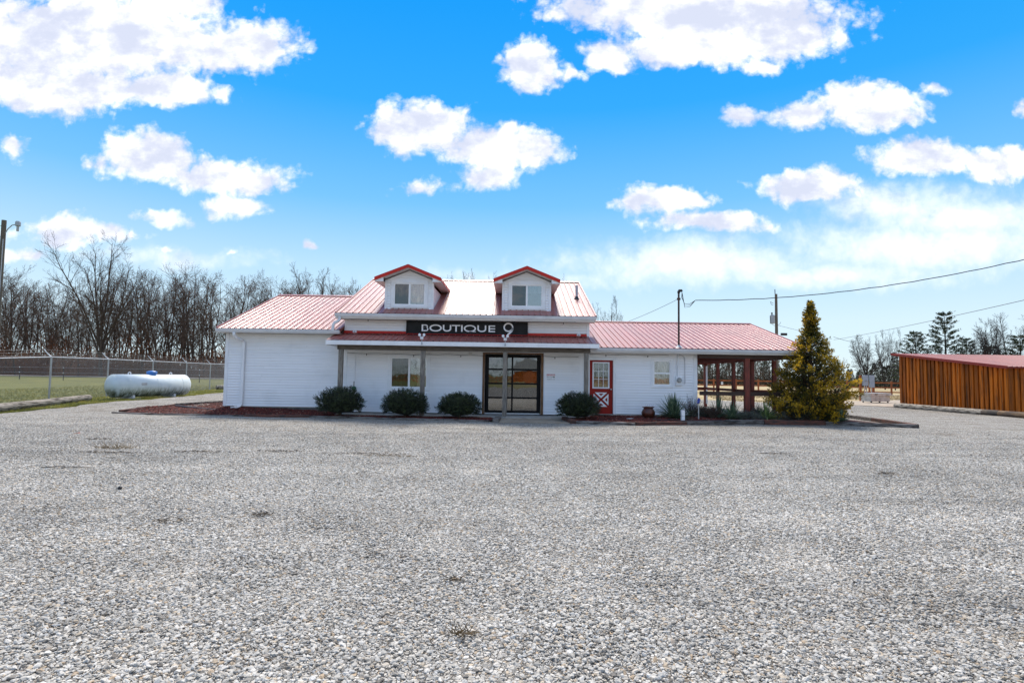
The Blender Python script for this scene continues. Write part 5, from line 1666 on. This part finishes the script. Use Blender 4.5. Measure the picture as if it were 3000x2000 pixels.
spart(f_.build('rake_trim', M['shedtrim'], sroof))

# ------------------------------------------------------------------ rail fence on the right, pedestal, steel cart
rf_ = empty('rail_fence', (30, 68, 0)); tagit(rf_, 'orange three-rail wooden fence along the dry field', 'fence')
inv4 = Matrix.Translation((-30, -68, 0))
px = 8.0; prev = None; i = 0
while px < 66:
    yy = 68.0 + .02 * (px - 30)
    o = MB().box(px - .075, px + .075, yy - .075, yy + .075, -.1, 1.62).build('post', M['orangefence'], rf_); o.matrix_parent_inverse = inv4
    if prev is not None:
        for z in (.22, .78, 1.34):
            o = MB().hexa([(prev + .0, yy - .13, z), (px, yy - .13, z), (px, yy - .085, z), (prev, yy - .085, z), (prev, yy - .13, z + .15), (px, yy - .13, z + .15), (px, yy - .085, z + .15), (prev, yy - .085, z + .15)]).build('rail', M['orangefence'], rf_); o.matrix_parent_inverse = inv4
    prev = px; px += 2.68; i += 1
for k, z in enumerate((1.18, 1.0)):
    o = MB().box(24.9, 25.15, 67.7, 67.82, z - .07, z + .07); o = o.build('white_box', M['vinyl']); tagit(o, 'small white box on the rail fence, %s of two' % ('upper' if k == 0 else 'lower'), 'box'); bevel(o, .03)

pd = empty('electric_pedestal', (28.75, 46.0, .05)); tagit(pd, 'two grey electric boxes on orange posts behind the steel cart', 'electric box')
for x in (-.52, .52): MB().box(x - .07, x + .07, .06, .2, -.1, 2.02).build('post', M['orangefence'], pd)
for z in (.55, 1.5): MB().box(-.45, .45, .08, .12, z, z + .14).build('rail', M['orangefence'], pd)
bevel(MB().box(-.43, -.02, -.1, .058, 1.18, 2.03).build('box', M['boxgrey'], pd), .015)
bevel(MB().box(.10, .50, -.1, .058, 1.05, 2.03).build('box', M['boxgrey'], pd), .015)
MB().lathe([(.05, 0), (.09, .01), (.09, .05), (.03, .07)], 12, (-.2, -.14, 1.55)).build('dial', M['meterglass'], pd)
for x in (-.28, -.12, .28): MB().tube([(x, -.02, 0), (x, -.02, 1.2)], .035, 8).build('conduit', M['galv'], pd)

ct = empty('steel_cart', (26.55, 41.6, .055), R(18)); tagit(ct, 'low stainless steel cooler cart standing on the concrete', 'cart')
bevel(MB().box(-.92, -.06, -.38, .42, .10, .50).build('cabinet', M['stainless'], ct), .012)
bevel(MB().box(-.04, .92, -.38, .42, .10, .50).build('cabinet', M['stainless'], ct), .012)
MB().box(-.90, -.50, -.40, -.382, .13, .48).build('door', M['stainless'], ct); MB().box(-.47, -.09, -.40, -.382, .13, .48).build('door', M['stainless'], ct)
MB().box(-1.0, 1.0, -.42, .46, .505, .66).build('rim', M['stainless'], ct); MB().box(-1.02, 1.02, -.44, .48, .665, .70).build('counter', M['galv'], ct)
MB().box(.5, 1.5, -.62, -.44, .55, .575).build('side_shelf', M['stainless'], ct)
for x in (-.56, -.42): MB().tube([(x, -.41, .56), (x, -.45, .60), (x + .06, -.45, .63)], .02, 6).build('handle', M['blackplastic'], ct)
for x in (-.8, .0, .8):
    for yy in (-.3, .34): MB().tube([(x - .025, yy, .05), (x + .025, yy, .05)], .05, 10).build('caster', M['blackplastic'], ct)

# barn on the far side of the lot, behind the viewer (seen mirrored in the door glass)
bn = empty('gambrel_barn', (4.2, -96, 0)); tagit(bn, 'orange barn with grey gambrel roof across the lot, mirrored in the door', 'barn')
MB().box(-3.6, 3.6, -6, 0, -.1, 3.1).build('wall', M['orangewood'], bn)
MB().poly_extrude([(-4.1, .2, 2.9), (4.1, .2, 2.9), (3.0, .2, 5.0), (0, .2, 6.3), (-3.0, .2, 5.0)], (0, -6.5, 0)).build('roof', M['gambrel'], bn)
MB().box(-1.5, 1.5, .02, .08, 0, 2.5).build('door', M['orangefence'], bn)
bf = MB()
for i in range(40): bf.box(-60 + i * 3, -59.85 + i * 3, -70.1, -69.95, 0, 1.4)
for z in (.3, .8, 1.2): bf.box(-60, 57, -69.95, -69.9, z, z + .14)
tagit(bf.build('rail_fence', M['orangefence']), 'orange rail fence across the lot, mirrored in the panes', 'fence')

# ------------------------------------------------------------------ trees
def grow(seed, H, kind):
    """returns (trunk mesh, crown mesh): limbs that fork into twigs"""
    r = random.Random(seed)
    tr, cr = MB(), MB()
    lf = MB()
    def limb(p, d, L, rad, lvl, up):
        n = 6 if lvl == 0 else 4 if lvl == 1 else 3
        pts = [p]; dd = d.normalized()
        for i in range(n):
            dd = (dd + Vector((0, 0, up)) * .22 + rvec(r) * (.10 if lvl == 0 else .20)).normalized()
            pts.append(pts[-1] + dd * L / n)
        taper = [rad * (1 - .78 * (i / n)) for i in range(n + 1)]
        (tr if lvl == 0 else cr).tube(pts, taper, 7 if lvl == 0 else 5 if lvl == 1 else 3, cap=False)
        return pts, taper, dd
    def at(pts, t):
        f = t * (len(pts) - 1); i = min(int(f), len(pts) - 2)
        return pts[i].lerp(pts[i + 1], f - i), (pts[i + 1] - pts[i]).normalized(), i
    def kids(pts, rad, L, lvl, n, t0, amin, amax, ratio, up, maxl):
        for k in range(n):
            t = t0 + (1 - t0) * (k + r.random()) / n
            p, d, i = at(pts, min(t, .999))
            s = d.cross(rvec(r)).normalized()
            a = R(r.uniform(amin, amax))
            nd = d * math.cos(a) + s * math.sin(a)
            if nd.z < -.1: nd.z = abs(nd.z) * .3
            l2 = L * ratio * r.uniform(.65, 1.15) * (1.15 - .55 * t)
            r2 = max(rad * (1 - .7 * t) * .55, .012)
            q, tp, _ = limb(p, nd, l2, r2, lvl, up)
            if lvl < maxl:
                kids(q, r2, l2, lvl + 1, 7 if lvl == 1 else 5, .2, 25, 58, .55, up, maxl)
            elif r.random() < ((.75 if q[-1].z < H * .5 else .22) if kind == 'woods' else .05):
                pt = q[-1]; u = rvec(r) * r.uniform(.07, .15); leaf_quad(lf, pt, u, u.cross(rvec(r)).normalized() * .08)
    if kind == 'woods':
        pts, tp, _ = limb(Vector((0, 0, -.2)), Vector((r.uniform(-.10, .10), r.uniform(-.10, .10), 1)), H * .92, H * .0085, 0, .2)
        kids(pts, H * .0085, H, 1, 15, .25, 24, 62, .30, .42, 3)
    elif kind == 'open':
        pts, tp, _ = limb(Vector((0, 0, -.2)), Vector((0, 0, 1)), H * .30, H * .017, 0, .2)
        for k in range(9):
            a = 2 * math.pi * k / 9 + r.uniform(-.3, .3); e = R(r.uniform(42, 80))
            d = Vector((math.cos(a) * math.cos(e), math.sin(a) * math.cos(e), math.sin(e)))
            p, _, _ = at(pts, r.uniform(.45, .99))
            L = H * r.uniform(.52, .70)
            q, tq, _ = limb(p, d, L, H * .0085, 0, .35)
            kids(q, H * .0085, L, 1, 14, .2, 22, 55, .36, .35, 3)
    elif kind == 'multi':
        for k in range(6):
            a = 2 * math.pi * k / 6 + r.uniform(-.4, .4); e = R(r.uniform(58, 84))
            d = Vector((math.cos(a) * math.cos(e), math.sin(a) * math.cos(e), math.sin(e)))
            L = H * r.uniform(.8, 1.02)
            q, tq, _ = limb(Vector((0, 0, -.2)), d, L, H * .010, 0, .15)
            kids(q, H * .010, L, 1, 11, .3, 18, 42, .26, .45, 3)
    return tr, cr, lf

def tree_mesh(seed, H, kind, bark='bark', twig='twig'):
    tr, cr, lf = grow(seed, H, kind)
    return (tr.mesh('trunk', M[bark]), cr.mesh('crown', M[twig]), lf.mesh('leaves', M['deadleaf']) if lf.f else None)

def place_tree(meshes, loc, rz, sc, label, group=None, name='bare_tree'):
    o = empty(name, loc, rz); o.scale = (sc[0], sc[0], sc[1])
    tagit(o, label, 'tree', group)
    link('trunk', meshes[0], o); link('crown', meshes[1], o)
    if meshes[2]: link('clinging_leaves', meshes[2], o)
    return o

WOODS = [tree_mesh(100 + i, 12.0, 'woods') for i in range(8)]
OPEN = tree_mesh(201, 16.0, 'open')
OPEN2 = tree_mesh(202, 10.0, 'open', 'bark2', 'bark2')
MULTI = [tree_mesh(301, 13.0, 'multi'), tree_mesh(302, 11.0, 'multi', 'bark2', 'bark2')]
def pix(u, Y):  # eastings along a line of sight, for laying out the distant wood
    return (u - 1500) / 1667 * Y
ZONES = [(95, 'slender bare woodland tree near the tall lamp pole', 'bare woods near the lamp pole'), (400, 'slender bare woodland tree around the tallest spreading tree', 'bare woods around the tallest tree'),
         (655, 'slender bare woodland tree between the propane tank and the house corner', 'bare woods right of the tank'), (840, 'slender bare woodland tree above the slope of the left roof', 'bare woods above the left roof slope'), (5000, 'slender bare woodland tree above the left wing ridge', 'bare woods above the left ridge')]
for k in range(165):
    Y = 74 + 24 * ((k * .618) % 1.0)
    u = -160 + 1230 * ((k * .7548) % 1.0) + rnd.uniform(-12, 12)
    x = pix(u, Y)
    top = lin([(-200, 800), (40, 790), (140, 810), (230, 850), (420, 800), (500, 790), (620, 790), (700, 815), (830, 810), (900, 822), (1000, 830), (1100, 850)], u) + rnd.uniform(-14, 75)
    hz_ = 1100 + (u - 1500) * .0148
    h = (hz_ - top) / 1667 * Y + 1.62 - gz(x, Y)
    h = max(h, 7.0)
    place_tree(WOODS[k % 8], (x, Y, gz(x, Y)), rnd.uniform(0, 6.28), (h / 12 * rnd.uniform(.85, 1.15), h / 12), *[q for q in ZONES if u < q[0]][0][1:])
place_tree(OPEN, (pix(300, 72.5), 72.5, gz(-50, 72.5)), 1.0, (1.0, 1.20), 'tallest spreading bare tree above the woods behind the propane tank')
place_tree(MULTI[0], (pix(915, 78), 78, .6), .5, (1.15, 1.22), 'multi-stemmed bare tree with fanning limbs above the left wing roof')
place_tree(MULTI[0], (pix(1030, 82), 82, .6), 2.1, (.8, 1.08), 'thin bare tree rising left of the left dormer')
for u, topy, lab in ((1335, 800, 'bare treetop showing between the two dormers, left one'), (1420, 795, 'bare treetop showing just left of the right dormer'), (1468, 797, 'bare treetop half hidden by the right dormer'), (1632, 815, 'bare treetop showing just right of the right dormer'), (1140, 815, 'bare treetop showing just left of the left dormer peak'), (1790, 872, 'bare tree rising behind the right end of the main roof')):
    Y = 84; h = (1100 + (u - 1500) * .0148 - topy) / 1667 * Y + 1.2
    place_tree(MULTI[1] if u in (1335, 1632, 1790) else WOODS[int(u) % 8], (pix(u, Y), Y, .4), u * .37, (h / 11 * .55 if u in (1335, 1632, 1790) else h / 12 * .7, h / (11 if u in (1335, 1632, 1790) else 12)), lab)
# right side
place_tree(OPEN2, (pix(2537, 105), 105, 0), .3, (.92, 1.06), 'bare spreading tree behind the electric boxes')
place_tree(MULTI[1], (pix(2592, 110), 110, 0), 1.2, (.5, 1.03), 'thin bare tree right of the spreading bare tree')
place_tree(MULTI[1], (pix(2622, 104), 104, 0), 2.6, (.55, 1.0), 'thin bare tree left of the shed corner')
place_tree(OPEN2, (pix(2905, 78), 78, 0), 2.0, (.95, 1.08), 'large bare tree behind the shed roof, left of the edge pair')
place_tree(MULTI[1], (pix(2960, 80), 80, 0), .8, (1.0, 1.02), 'large multi-stemmed bare tree behind the shed at the right edge')
place_tree(WOODS[2], (pix(2465, 115), 115, 0), .8, (.7, .55), 'small crooked bare tree beyond the golden conifer')

def pine(seed, H, wd, dens=1.0):
    r = random.Random(seed); tr, br, nd = MB(), MB(), MB()
    tr.tube([(0, 0, -.2), (.05, 0, H * .5), (0, .03, H)], [H * .016, H * .010, .02], 7)
    nl = int(15 * dens)
    for i in range(nl):
        t = .10 + .90 * i / nl
        for k in range(6):
            if r.random() < .10: continue
            a = k * 1.047 + i * .7 + r.uniform(-.3, .3)
            L = wd * (1 - t) ** .7 * r.uniform(.5, 1.12) + .25
            z = t * H
            p0 = Vector((0, 0, z)); d = Vector((math.cos(a), math.sin(a), .10 + .35 * t))
            p1 = p0 + d * L * .6 + Vector((0, 0, -.04 * L)); p2 = p0 + d * L + Vector((0, 0, .08 * L))
            br.tube([p0, p1, p2], [.05 * (1 - t) + .02, .03, .01], 4, cap=False)
            for q in range(int(26 + 40 * (1 - t))):
                s = r.uniform(.35, 1.05)
                p = p0.lerp(p2, s) + Vector((r.uniform(-.22, .22), r.uniform(-.22, .22), r.uniform(-.04, .16)))
                for w_ in range(2):
                    u = (d + rvec(r) * .9 + Vector((0, 0, .4))).normalized() * r.uniform(.18, .40)
                    leaf_quad(nd, p, u, u.cross(rvec(r)).normalized() * r.uniform(.08, .15))
    return tr.mesh('trunk', M['bark2']), br.mesh('branches', M['bark2']), nd.mesh('crown', M['pine'])
def place_pine(ms, loc, rz, sc, label, group=None):
    o = empty('pine_tree', loc, rz); o.scale = (sc[0], sc[0], sc[1]); tagit(o, label, 'tree', group)
    link('trunk', ms[0], o); link('branches', ms[1], o); link('crown', ms[2], o)
P1, P2 = pine(1, 11, 3.4), pine(2, 9, 3.4)
place_pine(P1, (pix(2772, 80), 80, 0), .4, (1.05, 1.05), 'tallest pine tree behind the shed roof')
place_pine(P2, (pix(2685, 82), 82, 0), 1.4, (.95, .98), 'smaller round-topped pine above the left end of the shed roof')
place_pine(P2, (pix(2835, 86), 86, 0), 2.4, (.8, .92), 'short dark pine right of the tallest pine')
place_pine(P1, (pix(2992, 74), 74, 0), 3.4, (1.1, .72), 'dark broad evergreen at the right edge behind the shed')
place_pine(P2, (pix(2905, 88), 88, 0), 4.0, (1.0, .80), 'low dark evergreen between the bare trees behind the shed')

# evergreen and brush masses far behind the dry field
def cedar(seed, H, wd):
    r = random.Random(seed); mb = MB(); tr = MB()
    tr.tube([(0, 0, -.2), (0, 0, H * .9)], [.14, .03], 6)
    for i in range(900):
        t = r.random() ** 1.2; a = r.uniform(0, 6.283)
        rad = wd * (1 - t) ** .6 * (.75 + .35 * mnoise.noise((math.cos(a) * 1.5, math.sin(a) * 1.5, t * 5 + seed))) * r.random() ** .35
        p = Vector((math.cos(a) * rad, math.sin(a) * rad, .15 + t * H * .97))
        for q in range(3):
            u = (Vector((math.cos(a), math.sin(a), .7)) + rvec(r) * .9).normalized() * r.uniform(.22, .42)
            leaf_quad(mb, p + rvec(r) * .12, u, u.cross(rvec(r)).normalized() * r.uniform(.10, .2))
    return tr.mesh('trunk', M['bark2']), mb.mesh('crown', M['evergreen'])
CED = [cedar(1, 7, 2.2), cedar(2, 8.5, 2.0), cedar(3, 6, 2.6)]
rr = random.Random(12)
def place_cedar(k, u, Y, s, label, group):
    o = empty('cedar_tree', (pix(u, Y), Y, 0), rr.uniform(0, 6)); o.scale = (s, s, s * rr.uniform(.85, 1.15)); tagit(o, label, 'tree', group)
    link('trunk', CED[k % 3][0], o); link('crown', CED[k % 3][1], o)
for k in range(15):
    u = 2440 + 14.0 * k + rr.uniform(-5, 5); Y = rr.uniform(122, 140)
    place_cedar(k, u, Y, lin([(2430, .42), (2480, .5), (2560, .72), (2640, .95)], u) * rr.uniform(.9, 1.1), 'dark evergreen in the low tree line beyond the rail fence, left of the shed', 'dark evergreens left of the shed')
for k in range(16):
    u = 2030 + 16 * k + rr.uniform(-6, 6); Y = rr.uniform(150, 175)
    place_cedar(k + 1, u, Y, rr.uniform(.95, 1.25), 'dark evergreen in the tree line seen through the open shelter', 'evergreens seen through the shelter')
for k in range(26):
    u = 2020 + 17 * k + rr.uniform(-6, 6); Y = rr.uniform(140, 150)
    place_tree(WOODS[k % 8], (pix(u, Y), Y, 0), rr.uniform(0, 6), (.72, rr.uniform(.40, .62)), 'grey brown leafless tree in the far tree line beyond the dry field', 'bare trees beyond the dry field')

def brush(name, pts, n, h, mat, label, seed, dy=2.0, size=(.2, .5)):
    r = random.Random(seed); mb = MB()
    for _ in range(n):
        t = r.random() * (len(pts) - 1); i = min(int(t), len(pts) - 2); f = t - i
        x = pts[i][0] + (pts[i + 1][0] - pts[i][0]) * f; y = pts[i][1] + (pts[i + 1][1] - pts[i][1]) * f + r.uniform(-dy, dy)
        hh = h * (.35 + 1.1 * abs(mnoise.noise((x * .17, y * .09, seed))) + .25 * abs(mnoise.noise((x * .6, y * .3, seed)))) 
        z = gz(x, y) + hh * r.random() ** 1.9
        u = (Vector((r.uniform(-.6, .6), r.uniform(-.6, .6), r.uniform(.3, 1.2)))).normalized() * r.uniform(*size)
        leaf_quad(mb, Vector((x, y, z)), u, u.cross(rvec(r)).normalized() * r.uniform(.05, .16))
    o = mb.build(name, M[mat]); tagit(o, label, kind='stuff')
brush('undergrowth', [(pix(-200, 78), 77), (pix(1100, 78), 77)], 56000, 5.0, 'deadleaf', 'russet undergrowth at the foot of the woods', 1, 3.5)
brush('undergrowth', [(pix(-200, 98), 98), (pix(1100, 98), 98)], 44000, 7.0, 'twig', 'brown brush deep inside the woods', 2, 4, (.4, 1.0))
brush('undergrowth', [(pix(1980, 150), 152), (pix(2720, 150), 152)], 22000, 5.0, 'twig', 'grey brown brush along the far edge of the dry field', 3, 4, (.3, .8))
brush('undergrowth', [(-110, -118), (110, -118)], 16000, 7.5, 'evergreen', 'dark tree belt across the lot, mirrored in the panes', 4, 4, (.6, 1.3))

# ------------------------------------------------------------------ grass and litter
def grass(name, region, n, hmin, hmax, mat, label, seed, wd=.012):
    r = random.Random(seed); mb = MB(); c = 0
    while c < n:
        x, y = region(r)
        if x is None: continue
        z = gz(x, y); c += 1
        for q in range(3):
            h = r.uniform(hmin, hmax); a = r.uniform(0, 6.283); le = r.uniform(.1, .6) * h
            s = Vector((-math.sin(a), math.cos(a), 0)) * wd
            p = Vector((x + r.uniform(-.04, .04), y + r.uniform(-.04, .04), z - .01))
            b = [mb.vert(p - s), mb.vert(p + s), mb.vert(p + Vector((math.cos(a) * le, math.sin(a) * le, h)))]
            mb.face(*b)
    o = mb.build(name, M[mat]); tagit(o, label, kind='stuff')
M['turf'] = leafmat('winter_turf', [(.2, (.11, .12, .028)), (.5, (.20, .205, .045)), (.85, (.38, .32, .09))], 1.2, .45)
def reg_left(r):
    y = 14 + 34 * r.random() ** 1.3; x = lot_left(y) - .05 - 14 * r.random() ** 2.2
    return (x, y)
grass('grass', reg_left, 26000, .03, .10, 'turf', 'short winter grass along the left edge of the gravel', 1)
def reg_bare(r):
    y = r.uniform(38, 66); x = r.uniform(15, 45) * y / 66 + 6
    return (x, y) if y > lot_back(x) + 1 and not (19 < x < 34 and y < 49) else (None, None)
grass('grass', reg_bare, 9000, .03, .09, 'drygrass', 'straw coloured dry grass of the field', 2, .02)

def litter(loc, rad, n, mat, label, seed, L=(.03, .09), name='dead_weed', flat=.25):
    r = random.Random(seed); mb = MB()
    for _ in range(n):
        a = r.uniform(0, 6.283); k = r.random() ** .6
        p = Vector((math.cos(a) * rad[0] * k, math.sin(a) * rad[1] * k, r.uniform(.0, .02)))
        b = r.uniform(0, 6.283); e = r.uniform(0, flat)
        d = Vector((math.cos(b), math.sin(b), e)).normalized() * r.uniform(*L)
        mb.tube([p, p + d * .5 + Vector((0, 0, .006)), p + d], [.0035, .003, .001], 3, cap=False)
    o = mb.build(name, M[mat]); o.location = (loc[0], loc[1], lotz(*loc) + .012); tagit(o, label, 'weed', 'dead weeds on the gravel')
litter((-7.95, 11.6), (.42, .16), 120, 'drygrass', 'tan tuft of dead grass standing on the gravel at far left', 1, (.06, .2), flat=1.2)
litter((-7.6, 10.95), (.62, .10), 130, 'deadweed', 'long dark streak of dead weeds below the tan tuft', 2)
litter((-6.1, 11.2), (.60, .09), 110, 'deadweed', 'long thin brown weed streak right of the tan tuft', 3)
litter((-2.75, 6.4), (.13, .07), 40, 'deadweed', 'small dark weed clump on the gravel near the lower middle left', 4)
litter((-3.55, 6.05), (.22, .05), 36, 'deadweed', 'flat brown weed streak left of the small weed clump', 5)
litter((-4.6, 11.5), (.5, .10), 100, 'deadweed', 'dark weed streak on the gravel below the left bushes', 6)
litter((-2.9, 11.3), (.9, .12), 160, 'deadweed', 'widest dark weed streak on the gravel before the path', 7)
litter((-2.3, 11.0), (.5, .07), 80, 'drygrass', 'tan grass streak beside the widest weed streak', 8)
litter((-9.3, 13.0), (.35, .12), 70, 'deadweed', 'dark weed patch on the gravel below the left bed corner', 9)
litter((-.28, 3.55), (.085, .04), 36, 'drygrass', 'small straw tuft on the near gravel in the lower middle', 10, (.03, .1), flat=.9)
litter((-.42, 4.45), (.06, .03), 22, 'deadweed', 'small dark tuft on the near gravel above the straw tuft', 11)
litter((5.6, 12.2), (.35, .08), 60, 'deadweed', 'thin dark weed streak on the gravel at right', 12)
litter((6.4, 9.8), (.18, .08), 50, 'deadweed', 'small brown weed patch on the right gravel', 13)
litter((-3.6, 3.4), (.06, .05), 40, 'deadweed', 'tiny dark tuft on the gravel at lower left', 14)
st = MB().tube([(-.38, 0, 0), (-.1, .02, .012), (.15, -.01, .01), (.42, .015, .004)], [.008, .009, .007, .004], 5).build('stick', M['log']); st.location = (-7.15, 9.25, lotz(-7.15, 9.25) + .02); tagit(st, 'thin pale stick lying on the gravel at left', 'stick')
lf_ = MB().poly_extrude([(-.08, 0, 0), (-.03, -.05, .01), (.05, -.05, .03), (.10, .0, .02), (.05, .05, .03), (-.02, .05, .015)], (0, 0, .004)).build('fallen_leaf', M['redleaf']); lf_.location = (-10.6, 14.0, lotz(-10.6, 14.0) + .02); tagit(lf_, 'single orange red leaf on the gravel at left', 'leaf')
bs = MB(); bs.lathe([(.005, -.01), (.024, -.006), (.03, .01), (.018, .024), (.003, .027)], 8); bs = bs.build('black_stone', M['blackplastic']); bs.location = (-5.2, 7.7, lotz(-5.2, 7.7) + .015); tagit(bs, 'single black lump of stone on the gravel at left', 'stone')

# crumbs of dead leaf, bark and straw blown over the stones
def crumbs():
    r = random.Random(21); mb = MB()
    spots = [(r.uniform(-11, 5), r.uniform(8.5, 18), r.uniform(.12, .7)) for _ in range(110)] + [(r.uniform(-6, 9), r.uniform(3.5, 16), r.uniform(.06, .4)) for _ in range(70)]
    for _ in range(11000):
        if r.random() < .7:
            x, y, q = r.choice(spots); x += r.gauss(0, q); y += r.gauss(0, q * .35)
        else:
            y = r.uniform(3, 18); x = r.uniform(-1, 1) * (y * .95 + 1)
        if not in_lot(x, y) or y > 18.8: continue
        p = Vector((x, y, lotz(x, y) + r.uniform(.012, .024)))
        u = Vector((r.uniform(-1, 1), r.uniform(-1, 1), r.uniform(-.2, .3))).normalized() * r.uniform(.012, .05)
        leaf_quad(mb, p, u, u.cross(Vector((0, 0, 1)) + rvec(r) * .5).normalized() * r.uniform(.004, .016))
    o = mb.build('leaf_litter', M['deadweed']); tagit(o, 'crumbs of dead leaves and straw strewn over the gravel', kind='stuff')
crumbs()
